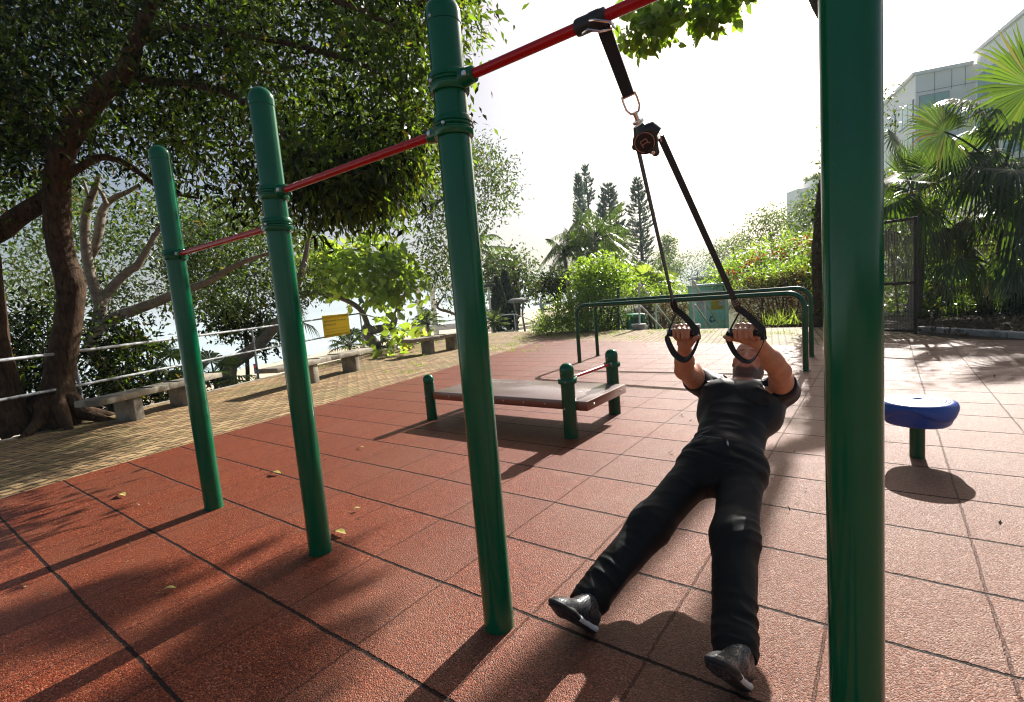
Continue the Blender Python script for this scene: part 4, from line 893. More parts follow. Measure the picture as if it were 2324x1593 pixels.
# ---------------------------------------------------------------- tall pines far behind
def pine(top,footy,t_,hw,label,open_=.0,m=NEEDLE):
    T=at(*top,t_); F_=V(T[0],T[1],-2.2); H=T[2]-F_[2]; Rm=hw*t_/1137
    tg=thing('norfolk_pine',F_,label,'pine tree','tall pines'); mb=MB(); mb.tube([F_,(F_+T)/2+V(.1,0,0),T],[.34,.2,.03],10); mb.build('trunk',BARKD,tg)
    mb=MB(); lb=LB('blade'); z=.10
    while z<.985:
        rl_=Rm*min(1,((1-z)*3.0+.10))**.9*random.uniform(.75,1.1); nb=random.randint(5,7); a0=random.random()*6.28
        for k in range(nb):
            if random.random()<open_: continue
            a=a0+6.283*k/nb+random.uniform(-.2,.2); d=V(math.cos(a),math.sin(a),0); b=F_+V(0,0,z*H); L=rl_*random.uniform(.75,1.1)
            pts=bez(b,b+d*L*.6+V(0,0,-.06*L),b+d*L+V(0,0,.22*L),6); mb.tube(pts,lerp([.05,.015],6),4,False)
            n=int(9+L*11); q=rng.random(n)**.6*.85+.15; P=np.array([[np.interp(x,np.linspace(0,1,6),[p[i] for p in pts]) for i in range(3)] for x in q])+rng.normal(size=(n,3))*.05
            s=V(-d[1],d[0],0); A=d*.45+s*rng.choice([-1,1],size=(n,1))*rng.random((n,1))*.8+V(0,0,1)*(.25+.75*rng.random((n,1))); A/=np.linalg.norm(A,axis=1,keepdims=True)
            N=rng.normal(size=(n,3)); S=np.cross(A,N); S/=np.linalg.norm(S,axis=1,keepdims=True); l=.50*(.7+.6*rng.random((n,1))); lb.add(P,A*l,S*.12,np.cross(S,A)*l)
        z+=.021*(1+.3*random.random())
    mb.build('limb',BARKD,tg); lb.build('crown',m,tg)
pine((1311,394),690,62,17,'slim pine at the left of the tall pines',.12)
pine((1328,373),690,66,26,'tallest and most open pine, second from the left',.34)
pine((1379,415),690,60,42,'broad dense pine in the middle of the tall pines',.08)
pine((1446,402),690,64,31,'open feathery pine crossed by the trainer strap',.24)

# ---------------------------------------------------------------- bushes, hedge and the slope behind
def bush(name,label,cat,C,per,sig,L,w,lm,zb=-1.7,kind='oval',group=None,droop=.1,bm=BARKD,flowers=None,nst=9,**k):
    C=np.asarray(C); c0=C.mean(0); b=V(c0[0],c0[1],zb); tg=thing(name,b,label,cat,group); mb=MB()
    for q in C[rng.choice(len(C),min(nst,len(C)),False)]:
        f=b+V((q[0]-c0[0])*.35,(q[1]-c0[1])*.35,0); mb.tube(bez(f,(f+q)/2+V(0,0,.25),q,6),lerp([.035,.008],6),6,False)
    mb.build('stem',bm,tg); lb=LB(kind); leafclumps(lb,C,per,sig,L,w,droop,**k); lb.build('foliage',lm,tg)
    if flowers is not None: lf=LB('oval'); leafclumps(lf,flowers,12,.10,.10,.055,-.2); lf.build('flowers',REDF,tg)
    return tg
bush('round_bush','sunlit bush with glossy leaves standing highest behind the parallel bars','bush',fillpoly([(1300,645),(1313,606),(1344,592),(1370,584),(1400,599),(1424,610),(1424,640),(1400,655),(1310,655)],110,16.6,18.6),42,.22,.13,.062,LEAFB)
bush('spreading_bush','wide leafy bush filling the bank behind the left end of the parallel bars','bush',fillpoly([(1216,757),(1226,722),(1255,690),(1290,668),(1330,645),(1395,645),(1402,757)],210,15.9,17.6),46,.19,.095,.042,LEAFB)
bush('small_leaf_bush','leafy bush between the fence post and the fan palm, above the litter bin','bush',fillpoly([(1405,690),(1405,645),(1440,640),(1500,648),(1565,650),(1575,672),(1480,690)],80,20.2,22),40,.19,.10,.05,LEAFB)
bush('low_bush','dark bush at the foot of the fence post, left of the litter bin','bush',fillpoly([(1375,757),(1385,690),(1408,690),(1412,757)],46,16.2,17.4),40,.18,.09,.042,LEAFM)
bush('dry_hedge','brown dry vine hedge between the two stair handrails','hedge',fillpoly([(1440,752),(1470,690),(1570,684),(1572,752)],100,20.4,21.6),75,.16,.075,.032,DRY,-1.7)
bush('dry_hedge','dry brown hedge with a green top, right of the recycling cabinet','hedge',fillpoly([(1672,748),(1672,645),(1700,630),(1790,622),(1880,600),(1890,748)],190,15.0,15.9),80,.15,.07,.032,DRY,-.6)
bush('green_hedge_top','green creeper growing over the top of the dry hedge','creeper',fillpoly([(1672,645),(1692,618),(1790,605),(1880,585),(1880,625),(1790,640),(1680,655)],70,15.2,16.2),46,.18,.10,.05,LEAFB,-.6)
FL=fillpoly([(1690,612),(1700,590),(1720,575),(1730,600)],9,18.2,18.8); FL2=fillpoly([(1735,575),(1790,555),(1855,535),(1850,560),(1760,595)],14,18.2,18.8); FL3=fillpoly([(1640,620),(1680,610),(1690,630),(1650,635)],6,18.2,18.8)
bush('flowering_shrub','shrub with red flowers on the slope above the dry hedge','shrub',fillpoly([(1612,650),(1630,606),(1690,566),(1760,545),(1870,520),(1870,620),(1700,645)],150,18.6,21),40,.24,.15,.062,LEAFB,-.5,flowers=np.concatenate([FL,FL2,FL3]))
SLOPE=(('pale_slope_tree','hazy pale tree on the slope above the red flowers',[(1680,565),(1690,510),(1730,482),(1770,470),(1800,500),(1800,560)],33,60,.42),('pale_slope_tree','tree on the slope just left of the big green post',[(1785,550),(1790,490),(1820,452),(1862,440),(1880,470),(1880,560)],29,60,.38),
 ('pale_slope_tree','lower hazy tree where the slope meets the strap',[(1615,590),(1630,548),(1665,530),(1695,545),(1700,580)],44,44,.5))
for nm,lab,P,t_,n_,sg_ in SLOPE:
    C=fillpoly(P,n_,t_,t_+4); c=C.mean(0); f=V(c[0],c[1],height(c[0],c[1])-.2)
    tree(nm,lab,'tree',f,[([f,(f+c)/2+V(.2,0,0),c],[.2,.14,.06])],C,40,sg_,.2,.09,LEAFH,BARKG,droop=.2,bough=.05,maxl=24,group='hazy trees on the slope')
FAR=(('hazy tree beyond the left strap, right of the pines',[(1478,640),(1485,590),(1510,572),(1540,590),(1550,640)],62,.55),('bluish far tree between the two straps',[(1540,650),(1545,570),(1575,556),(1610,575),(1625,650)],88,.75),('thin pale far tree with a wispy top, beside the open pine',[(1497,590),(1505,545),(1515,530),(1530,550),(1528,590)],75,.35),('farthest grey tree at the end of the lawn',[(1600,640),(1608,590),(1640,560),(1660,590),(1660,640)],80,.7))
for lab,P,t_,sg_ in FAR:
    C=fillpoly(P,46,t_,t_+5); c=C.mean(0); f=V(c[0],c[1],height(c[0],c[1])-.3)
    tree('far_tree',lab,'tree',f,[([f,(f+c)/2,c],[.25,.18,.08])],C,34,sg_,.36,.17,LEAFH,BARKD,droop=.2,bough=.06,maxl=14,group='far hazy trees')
# dark mass of plants behind the palms on the right, and bed plants
bush('thicket','dense dark thicket behind the palms on the right','thicket',np.concatenate([fillpoly([(1990,330),(2060,450),(2400,500),(2420,700),(2085,745),(1990,745)],95,14.5,17.5),fillpoly([(2090,650),(2420,620),(2420,740),(2090,750)],36,12.6,13.8)]),60,.32,.19,.07,LEAFS,-.1,nst=40)
bush('thicket','leafy green shrub seen through the wire gate','shrub',fillpoly([(1985,500),(2100,480),(2110,745),(1985,750)],46,12.6,14.0),40,.24,.15,.06,LEAFB,-.1)
for i,(x,y,t_,n_,lm_,lab) in enumerate(((2130,722,11.9,26,LEAFM,'small fern like plant at the left end of the kerb'),(2205,712,11.8,34,LEAFM,'low leafy plant in the middle of the planting bed'),(2285,705,11.2,34,LEAFD,'dark low plant at the right end of the planting bed'),(2168,690,12.6,30,LEAFM,'low plant at the foot of the fan palm trunk'))):
    c=at(x,y,t_); bush('bed_plant',lab,'plant',ellip(c,(.45,.3,.22),n_),20,.12,.13,.055,lm_,-.02,group='plants in the bed',nst=10)
# climber covered tree behind the big green post, its limb reaching over the top of the picture
tI=12.0; IT=px([(1872,760),(1868,690),(1862,600),(1866,520),(1872,440),(1890,330),(1905,200),(1915,90)],tI); top=IT[-1]
HZ=8.2; sh=lambda x,y,z=HZ: gp(x,y)+SD*z/SD[2]
limbA=[top,top+V(-.5,.4,.9),V(-1.6,12.9,7.9),V(-2.6,12.6,8.3),V(-3.6,12.8,8.5),V(-4.6,13.2,8.6)]; limbB=[top+V(-.2,.2,.5),V(-.9,10,7.8),V(-1.15,7.6,6.7),at(1640,-110,5.5),at(1560,-10,5.2),at(1480,40,5.05)]; limbC=[at(1640,-110,5.5),at(1690,-40,5.4),at(1690,0,5.2)]
over=np.concatenate([fillpoly([(1405,55),(1440,15),(1520,-10),(1560,10),(1530,60),(1480,95),(1430,100)],24,4.8,5.3),fillpoly([(1545,20),(1600,-30),(1680,-30),(1735,5),(1722,18),(1650,40),(1625,75),(1590,60)],20,4.9,5.4)])
SHD=[(30,1440,.16),(110,1422,.15),(190,1405,.12),(270,1382,.08),(330,1362,.04),(560,1395,.10),(640,1345,.09),(720,1293,.05),(480,1465,.12),(400,1535,.14),(560,1560,.10),(640,1500,.06),(300,1620,.2),(480,1620,.14)]
castC=np.concatenate([ellip(sh(x,y),(r*1.5,r*.8,r*.5),max(3,int(r*38))) for x,y,r in SHD])
def overl(lb): leafclumps(lb,over,17,.075,.095,.075,.75,up=.5)
tr_=tree('climber_tree','dark climber covered trunk behind the big green post with a leafy bough reaching overhead','tree',IT[0],[(IT,[.24,.2,.19,.18,.17,.15,.12,.10]),(limbA,[.10,.09,.08,.07,.05,.03]),(limbB,[.08,.065,.05,.03,.015,.006]),(limbC,[.02,.010,.005])],castC,6,.11,.17,.13,LEAFB,BARKD,'heart',droop=.6,bough=.018,maxl=30,extra=overl,up=.8)
mb=MB(); nodes=[(p,.02) for p in spl(limbB,5)[16:]+spl(limbC,5)[3:]]; limbs(mb,nodes,over,.006,.002,40,-.05); mb.build('twig',BARKD,tr_)
lb=LB('oval'); q=np.array(spl(IT,12)); q=np.repeat(q,30,0); lb.scatter(q+rng.normal(size=q.shape)*V(.15,.15,.10),.10,.065,None,.6,.6); 
cs=fillpoly([(2008,175),(2040,190),(2052,240),(2020,300),(2006,290)],16,11.5,12.2); leafclumps(lb,cs,6,.10,.09,.05,.5); lb.build('climber',LEAFM,tr_)
mb=MB(); limbs(mb,[(p,.03) for p in IT[-3:]],cs,.02,.004,16,-.05); mb.build('twig',BARKD,tr_)
# shrubs in the shade of the big tree, outside the railing
for lab,P,t0,t1,n_ in (('dark shaded shrub behind the railing at the far left',[(0,905),(0,700),(120,690),(130,900)],8.8,10.2,95),('leafy dark shrub behind the big trunk and the railing post',[(170,930),(185,720),(330,720),(330,890)],9.2,11,85),('low dark plants under the railing, behind the shaded bench',[(190,975),(240,880),(470,845),(470,885),(250,960)],10,11.2,50)):
    bush('shade_shrub',lab,'shrub',fillpoly(P,n_,t0,t1),42,.20,.12,.048,LEAFD,-.9,group='shrubs in the shade')
# pavement grass, leaf litter
lb=LB('grass'); 
G=[];
for k in range(95):
    u=random.random()
    if u<.45: p=gp(random.uniform(930,1240),random.uniform(757,800)); 
    elif u<.75: p=gp(random.uniform(1240,1850),random.uniform(749,767))
    elif u<.9: q=pe0+pd*random.uniform(5,13)+V(pd[1],-pd[0],0)*random.uniform(-.02,.35); p=q*V(1,1,0)
    else: p=gp(random.uniform(880,1010),random.uniform(800,850))
    n=random.randint(14,46); G.append(np.stack([p[0]+rng.normal(size=n)*.11,p[1]+rng.normal(size=n)*.11,np.full(n,.004)],1))
O=np.concatenate(G); 
lb.scatter(O,.06,.007,None,-1.1,.2,.6); 
def build_top(lb,name,m,kind):
    o=lb.build(name,m,_P2); o.parent=None; o['kind']=kind; return o
_P2=bpy.data.objects.new('tmpp',None); WLOC['tmpp']=(0,0,0)
gr_=build_top(lb,'pavement_grass',LEAFB,'stuff')
lb=LB('oval'); n=2600; O=np.stack([rng.uniform(.3,6,n),rng.uniform(10.8,15,n),rng.uniform(.005,.05,n)],1); O=O[(O[:,1]>11.9-.55*(O[:,0]-.3))]; lb.scatter(O,.10,.05,None,0,1.5,1); 
n=1500; s_=rng.uniform(.2,1.8,n); a_=rng.uniform(-4,7,n); O=pe0[None]*V(1,1,0)+pd[None]*a_[:,None]+nE[None]*s_[:,None]+V(0,0,1)*(-.09-.27*np.clip(s_-.3,0,9))[:,None]; lb.scatter(O,.10,.05,None,0,1.5,1)
build_top(lb,'leaf_litter',DEADL,'stuff')
lb=LB('oval'); n=420; O=np.stack([rng.uniform(-6,2.5,n),rng.uniform(.3,10.5,n),np.full(n,.015)],1); lb.scatter(O,.022,.009,None,0,2.2,1,.8); build_top(lb,'floor_debris',DEADL2,'stuff')
bpy.data.objects.remove(_P2)
c=at(1775,746,13.2)*V(1,1,0)+V(0,0,.0); tg=thing('grass_tuft',c,'bright strappy grass tuft at the paving edge in front of the dry hedge','grass tuft')
lb=LB('grass'); n=60; O=np.stack([c[0]+rng.normal(size=n)*.30,c[1]+rng.normal(size=n)*.08,np.zeros(n)],1); q=rng.normal(size=(n,3))*V(.55,.3,.15)+V(0,0,1); q/=np.linalg.norm(q,axis=1,keepdims=True); S=np.cross(q,rng.normal(size=(n,3))); S/=np.linalg.norm(S,axis=1,keepdims=True); l=.38*(.6+.8*rng.random((n,1))); lb.add(O,q*l,S*.022,np.cross(S,q)*l); lb.build('blades',LEAFY,tg)
# fallen leaves on the tiles
FALL=mat('fallen_yellow_leaf',(.42,.36,.10),.6); FALLB=mat('fallen_brown_leaf',(.20,.12,.05),.7)
def fallen(x,y,L,a,m,label):
    p=gp(x,y)+V(0,0,.016); ax=V(math.cos(a),math.sin(a),0); s=V(-ax[1],ax[0],0); mb=MB(); P=[];F=[]; k=7
    for i in range(k):
        u=i/(k-1); w=.22*L*math.sin(math.pi*min(1,u*.97+.015))**.8; z=.012*math.sin(u*3.1)+.01*u
        P+=[p+ax*L*u+s*w+V(0,0,z+.30*w),p+ax*L*u+V(0,0,z),p+ax*L*u-s*w+V(0,0,z+.45*w)]
    F=[(3*i,3*i+1,3*i+4,3*i+3) for i in range(k-1)]+[(3*i+1,3*i+2,3*i+5,3*i+4) for i in range(k-1)]; mb.add(P,F); mb.tube([p-ax*L*.3+V(0,0,.004),p],.0016,4)
    o=mb.build('fallen_leaf',m,None,loc=p); tag(o,label,'leaf','leaves fallen on the tiles')
fallen(268,1128,.12,.15,FALL,'yellow fallen leaf on the tiles left of the first green post'); fallen(612,1080,.12,.35,FALL,'pale fallen leaf on the tiles between the first two green posts, far side'); fallen(757,1214,.11,.1,FALL,'curled yellow leaf beside the foot of the second green post'); fallen(798,1166,.06,1.0,FALL,'small pale leaf behind the second green post')
fallen(1268,975,.07,.8,FALLB,'leaf lying against the near right leg of the sit-up bench'); fallen(1411,917,.05,.2,FALLB,'tiny brown leaf right of the far leg of the sit-up bench'); fallen(955,914,.05,.5,FALLB,'tiny brown leaf left of the sit-up bench'); fallen(812,1022,.06,.7,FALL,'small pale leaf at the tip of the bench shadow'); fallen(1545,947,.05,.9,FALLB,'tiny leaf left of the man on the tiles')
fallen(1520,1115 if False else 1032,.04,.3,FALLB,'tiny curled leaf just left of the man at waist height')
fallen(365,1352,.07,.9,FALL,'thin pale twig of leaf inside the shadow of the second post')
# ================================================================== the man: signed-distance body, meshed as one surface
class SDF:
    def __init__(s,lo,hi,h):
        s.lo=np.asarray(lo,float); s.h=h; s.n=np.ceil((np.asarray(hi)-s.lo)/h).astype(int)+1; s.F=np.full(s.n,9.,np.float32)
        s.ax=[s.lo[i]+h*np.arange(s.n[i]) for i in range(3)]
    def _reg(s,lo,hi):
        a=np.clip(np.floor((lo-s.lo)/s.h).astype(int),0,s.n); b=np.clip(np.ceil((hi-s.lo)/s.h).astype(int)+1,0,s.n); sl=tuple(slice(i,j) for i,j in zip(a,b))
        G=np.meshgrid(*[s.ax[i][sl[i]] for i in range(3)],indexing='ij'); return sl,np.stack(G,-1)
    def put(s,d,sl,k,mode='add'):
        f=s.F[sl]
        if f.size==0: return
        if mode=='sub': d=-d; h=np.clip(.5-.5*(d-f)/k,0,1) if False else np.maximum(k-np.abs(f-d),0)/k; s.F[sl]=np.maximum(f,d)+h*h*k*.25; return
        if k<=0: s.F[sl]=np.minimum(f,d); return
        h=np.maximum(k-np.abs(f-d),0)/k; s.F[sl]=np.minimum(f,d)-h*h*k*.25
    def cone(s,a,b,r0,r1,k=.015,mode='add',fl=None):
        """tapered capsule; fl=(axis,scale) squashes it along an axis"""
        a=np.asarray(a,float);b=np.asarray(b,float); m=max(r0,r1)*(1.0 if fl is None else max(1,fl[1]))+k+4*s.h
        sl,P=s._reg(np.minimum(a,b)-m,np.maximum(a,b)+m); 
        if P.size==0: return
        ab=b-a; q=P-a; L2=max(1e-9,ab@ab); t=np.clip((q@ab)/L2,0,1); v=q-t[...,None]*ab
        if fl is not None: ax=unit(fl[0]); c=v@ax; v=v+(c/fl[1]-c)[...,None]*ax
        s.put(np.linalg.norm(v,axis=-1)-(r0+(r1-r0)*t),sl,k,mode)
    def ell(s,c,r,ax=None,k=.015,mode='add'):
        c=np.asarray(c,float); r=np.asarray(r,float); X=np.eye(3) if ax is None else np.array([unit(q) for q in ax]); m=r.max()+k+4*s.h
        sl,P=s._reg(c-m,c+m)
        if P.size==0: return
        q=(P-c)@X.T; k0=np.linalg.norm(q/r,axis=-1); k1=np.linalg.norm(q/r**2,axis=-1)+1e-9
        s.put(np.where(k0<.05,-r.min(),k0*(k0-1)/k1),sl,k,mode)
    def clip(s,p,n,k=.004):
        """keep the side where (x-p).n<0"""
        G=np.meshgrid(*s.ax,indexing='ij'); d=sum((G[i]-p[i])*n[i] for i in range(3)); s.F=np.maximum(s.F,d.astype(np.float32))
    def mesh(s):
        F=s.F; I=F<0; c=np.zeros(np.array(F.shape)-1,np.int8)
        for i in(0,1):
            for j in(0,1):
                for k in(0,1): c+=I[i:i+c.shape[0],j:j+c.shape[1],k:k+c.shape[2]]
        act=(c>0)&(c<8); idx=np.argwhere(act); vid=np.full(c.shape,-1,np.int32); vid[act]=np.arange(len(idx))
        acc=np.zeros((len(idx),3)); cnt=np.zeros(len(idx)); cor=[(i,j,k) for i in(0,1) for j in(0,1) for k in(0,1)]
        val={q:F[idx[:,0]+q[0],idx[:,1]+q[1],idx[:,2]+q[2]] for q in cor}
        for q in cor:
            for d in range(3):
                if q[d]: continue
                r=tuple(q[x]+(x==d) for x in range(3)); a,b=val[q],val[r]; m=(a<0)!=(b<0); t=np.where(m,a/np.where(np.abs(a-b)<1e-9,1,a-b),0)
                p=np.array(q,float)+np.eye(3)[d]*t[:,None]; acc+=np.where(m[:,None],p,0); cnt+=m
        Vt=s.lo+s.h*(idx+acc/np.maximum(cnt,1)[:,None]); Q=[]
        for d in range(3):
            e,f=(d+1)%3,(d+2)%3; a=[slice(None)]*3; b=[slice(None)]*3; a[d]=slice(0,-1); b[d]=slice(1,None); m=I[tuple(a)]!=I[tuple(b)]; w=np.argwhere(m); w=w[(w[:,e]>0)&(w[:,f]>0)&(w[:,e]<c.shape[e])&(w[:,f]<c.shape[f])]
            E_=np.eye(3,dtype=int); g=lambda o:vid[tuple((w+o).T)]
            q=np.stack([g(-E_[e]-E_[f]),g(-E_[f]),g(0*E_[e]),g(-E_[e])],1); ins=I[tuple(w.T)]; q[~ins]=q[~ins][:,::-1]; Q.append(q)
        Q=np.concatenate(Q); Q=Q[(Q>=0).all(1)]; return Vt,Q
def smoothmesh(Vt,Q,it=2,lam=.5):
    n=len(Vt)
    for _ in range(it):
        acc=np.zeros_like(Vt); cnt=np.zeros(n)
        for i in range(4):
            a,b=Q[:,i],Q[:,(i+1)%4]; np.add.at(acc,a,Vt[b]); np.add.at(acc,b,Vt[a]); np.add.at(cnt,a,1); np.add.at(cnt,b,1)
        Vt=Vt+(acc/np.maximum(cnt,1)[:,None]-Vt)*lam
    return Vt
X_=V(1,0,0)
# joints (metres)
HL_,HR_=V(-.921,1.594,.0),V(-.374,1.588,.0)                       # heels on the ground (picture left / right)
TL_,TR_=V(-.171,-.686,.707),V(-.105,-.699,.707)                   # toe directions: feet rest on the heels, toes up
AL,AR=V(-.945,1.655,.118),V(-.408,1.650,.128)
KL,KR=V(-.826,1.995,.295),V(-.478,1.985,.322)
JL,JR=V(-.685,2.345,.470),V(-.530,2.345,.475)
PEL=V(-.607,2.36,.492); NK=V(-.588,2.815,.800)
SL,SR=V(-.805,2.765,.782),V(-.412,2.765,.762)
EL,ER=V(-.822,2.545,.890),V(-.392,2.548,.895)
GL,GR=V(-.741,2.290,1.108),V(-.474,2.290,1.103)                   # grips
U_=unit(NK-PEL); Bk=unit(np.cross(X_,U_)); NF=-Bk if Bk[2]<0 else Bk; XX=unit(np.cross(U_,NF)); XX=XX if XX[0]>0 else -XX
tb=lambda x,u,f: PEL+XX*x+U_*u+NF*f
TAX=(XX,U_,NF)
HC=V(-.592,2.915,.873); HUP=unit(V(.03,.60,.80)); HFW=unit(V(.06,-.80,.60)); HRX=unit(np.cross(HUP,HFW)); HRX=HRX if HRX[0]>0 else -HRX; HFW=unit(np.cross(HRX,HUP)); HFW=HFW if HFW[1]<0 else -HFW
hp=lambda x,y,z: HC+HRX*x+HUP*y+HFW*z
HAX=(HRX,HUP,HFW)
def wrist(G,E): return G+unit(E-G)*.085+V(0,0,-.014)
_z=lambda x,y:(1471.5+.2587*x,676.9+.2587*y)
WL,WR=atY(*_z(318,392),2.362),atY(*_z(952,376),2.362)

def arm(s,S,E,Wr,sg):
    up=unit(np.cross(unit(E-S),X_)); s.ell(S,(.066,.066,.062),k=.03)
    s.cone(S,E,.056,.043,.02); m=S+(E-S)*.52; s.ell(m+up*.010,(.046,.046,.075),None,.03)
    s.cone(S+(E-S)*.2+V(0,.012,-.012),E+V(0,.006,-.016),.044,.034,.025)
    s.cone(E,E+(Wr-E)*.38,.043,.0435,.02); s.cone(E+(Wr-E)*.3,Wr,.043,.0275,.02); s.ell(Wr,(.030,.030,.022),None,.02)
    s.cone(E+V(sg*.014,0,0),E+(Wr-E)*.45+V(sg*.010,0,.004),.034,.030,.02)
def hand(s,G,Wr,sg):
    """fist closed round a bar along x; sg=+1: thumb side at +x"""
    f=unit(G-Wr); f=unit(f*V(.35,1,.75)); u=unit(XX*1.0-f*(XX@f)); d=unit(np.cross(u,f)); d=d if d[2]>0 else -d     # f forward, u along the bar, d up
    p=lambda a,b,c: G+u*a*sg+f*b+d*c
    # palm from the wrist to the knuckles
    for a in(-.030,-.010,.010,.029): s.cone(Wr+u*a*sg*.55+d*.004,p(a,.012,.024-.0045*abs(a+.004)/.03),.0165,.0125,.010)
    s.cone(p(.034,-.048,-.006),p(.024,-.01,-.004),.017,.013,.012); s.cone(p(-.032,-.045,-.008),p(-.030,-.012,-.006),.014,.011,.012)
    fl=[(.0325,.0092,1.0),(.0115,.0096,1.06),(-.0100,.0091,1.0),(-.0305,.0081,.86)]
    for a,r,L in fl:
        a2=a*.97; K=p(a,.016,.027*L-.001); M1=p(a2,.038*L,-.004); M2=p(a2,.021,-.030*L); M3=p(a2,-.006,-.027)
        s.cone(K,M1,r*1.12,r*1.02,.0035); s.ell(K,np.ones(3)*r*1.16,None,.006); s.cone(M1,M2,r*1.04,r*.95,.003); s.ell(M1,np.ones(3)*r*1.10,None,.003); s.cone(M2,M3,r*.95,r*.82,.003)
    T0=Wr+u*.024*sg-d*.004; T1=p(.047,-.022,-.018); T2=p(.062,.010,-.030); T3=p(.076,.024,-.026)
    s.cone(T0,T1,.0165,.0135,.012); s.cone(T1,T2,.0128,.0112,.006); s.cone(T2,T3,.0112,.0090,.005)
def head(s):
    s.ell(hp(0,.038,-.014),(.0765,.092,.098),HAX,.01); s.ell(hp(0,-.03,.018),(.066,.088,.075),HAX,.03)
    s.ell(hp(0,.045,.052),(.060,.050,.040),HAX,.02)
    for q in(-1,1):
        s.cone(hp(q*.054,-.055,-.004),hp(q*.020,-.106,.058),.021,.017,.03); s.ell(hp(q*.047,-.018,.056),(.020,.017,.020),HAX,.025)
        s.cone(hp(q*.010,.027,.092),hp(q*.046,.027,.074),.0095,.009,.010)
        s.ell(hp(q*.031,.008,.099),(.021,.0145,.0205),HAX,.010,'sub'); s.ell(hp(q*.0315,.009,.0775),(.0155,.0125,.0125),HAX,.004)
        s.cone(hp(q*.017,.0150,.0880),hp(q*.045,.0130,.0790),.0062,.0058,.004); s.cone(hp(q*.019,.0010,.0870),hp(q*.044,.0020,.0790),.0048,.0046,.005)
        s.ell(hp(q*.0125,-.032,.096),(.0088,.0085,.011),HAX,.006); s.ell(hp(q*.0065,-.0415,.102),(.0032,.0032,.005),HAX,.003,'sub')
        s.ell(hp(q*.080,.0,-.010),(.008,.031,.019),(HRX,HUP,HFW),.006); s.ell(hp(q*.087,.002,-.004),(.006,.019,.010),HAX,.004,'sub')
        s.cone(hp(q*.016,-.040,.090),hp(q*.034,-.070,.074),.010,.010,.02)
    s.cone(hp(0,.020,.090),hp(0,-.030,.112),.0078,.0115,.012); s.ell(hp(0,-.034,.110),(.0125,.0095,.0105),HAX,.008)
    s.ell(hp(0,-.066,.080),(.030,.022,.020),HAX,.015)
    s.cone(hp(-.022,-.0625,.0915),hp(.022,-.0625,.0915),.0058,.0058,.006,fl=(HFW,1.0)); s.cone(hp(-.018,-.074,.092),hp(.018,-.074,.092),.0066,.0066,.006)
    s.cone(hp(-.024,-.068,.0985),hp(.024,-.068,.0985),.0022,.0022,.004,'sub')
    s.ell(hp(0,-.112,.066),(.030,.022,.028),HAX,.025); s.ell(hp(0,-.098,.030),(.048,.026,.045),HAX,.03)
    s.cone(hp(0,-.060,-.022),NK+U_*.01-NF*.012,.060,.066,.025)
    for q in(-1,1): s.cone(hp(q*.045,-.06,-.02),tb(q*.03,.48,.045),.018,.014,.02)
def torso(s,o=0.0,k=.03):
    s.ell(tb(0,.02,-.005),(.158+o,.105+o,.112+o),TAX,k); s.ell(tb(0,.14,-.002),(.146+o,.14+o,.098+o),TAX,k+.03); s.ell(tb(0,.30,-.004),(.160+o,.17+o,.110+o),TAX,k+.03)
    s.ell(tb(0,.415,-.012),(.178+o,.10+o,.104+o),TAX,k+.01)
    for q in(-1,1):
        s.ell(tb(q*.080,.382,.078),(.086+o,.064+o,.048+o),TAX,k*.7); s.ell(tb(q*.142,.36,-.03),(.055+o,.12+o,.075+o),TAX,k+.02)
    for S in(SL,SR): s.cone(NK-U_*.060,S-U_*.002,.048+o,.056+o,k+.01)
s=SDF((-1.06,1.48,-.02),(-.22,3.10,1.22),.004)
torso(s,-.012)
for J,K,A in((JL,KL,AL),(JR,KR,AR)): s.cone(J,K,.078,.052,.03); s.cone(K,A,.050,.036,.02)
for A,H,T in((AL,HL_,TL_),(AR,HR_,TR_)): s.cone(A,H+T*.05+V(0,.03,.05),.034,.030,.02); s.cone(H+T*.05+V(0,.03,.045),H+T*.21+V(0,.025,.025),.030,.022,.02)
arm(s,SL,EL,WL,-1); arm(s,SR,ER,WR,1); hand(s,GL,WL,1); hand(s,GR,WR,-1); head(s)
Vt,Q=s.mesh(); Vt=smoothmesh(Vt,Q,1,.4); del s
SKIN=mat('skin',(.5,.27,.18),.48,0,.45); t=NT(SKIN); P=t.pos()
SKIN.node_tree.nodes['Principled BSDF'].inputs['Subsurface Weight'].default_value=.12; SKIN.node_tree.nodes['Principled BSDF'].inputs['Subsurface Radius'].default_value=(.012,.004,.002); SKIN.node_tree.nodes['Principled BSDF'].inputs['Subsurface Scale'].default_value=.6
A1=t.n('ShaderNodeAttribute',attribute_name='beard').outputs['Fac']; A2=t.n('ShaderNodeAttribute',attribute_name='red').outputs['Fac']; A3=t.n('ShaderNodeAttribute',attribute_name='brow').outputs['Fac']
c=t.mix(t.ramp(t.noise(P,22,5,.65),[(.35,(0,0,0)),(.7,(1,1,1))]),(.42,.175,.092),(.54,.255,.145)); c=t.mix(t.math('MULTIPLY',A2,.75),c,(.52,.13,.085))
c=t.mix(t.math('MULTIPLY',A1,t.math('ADD',.72,t.math('MULTIPLY',t.noise(P,420,2),.4))),c,(.055,.025,.011)); c=t.mix(t.math('MULTIPLY',A3,.8),c,(.14,.075,.04)); t.base(c)
t.norm(t.bump(t.math('ADD',t.voro(P,650),t.math('MULTIPLY',t.noise(P,60,3),1.5)),.22,.0016))
h=np.stack([(Vt-HC)@HRX,(Vt-HC)@HUP,(Vt-HC)@HFW],1); hm=(np.linalg.norm(h*V(1,.8,1),axis=1)<.15)
sm=lambda x,a,b: np.clip((x-a)/(b-a),0,1)**2*(3-2*np.clip((x-a)/(b-a),0,1))
lip=np.exp(-((h[:,0]/.021)**2+((h[:,1]+.068)/.0085)**2))*(h[:,2]>.07)
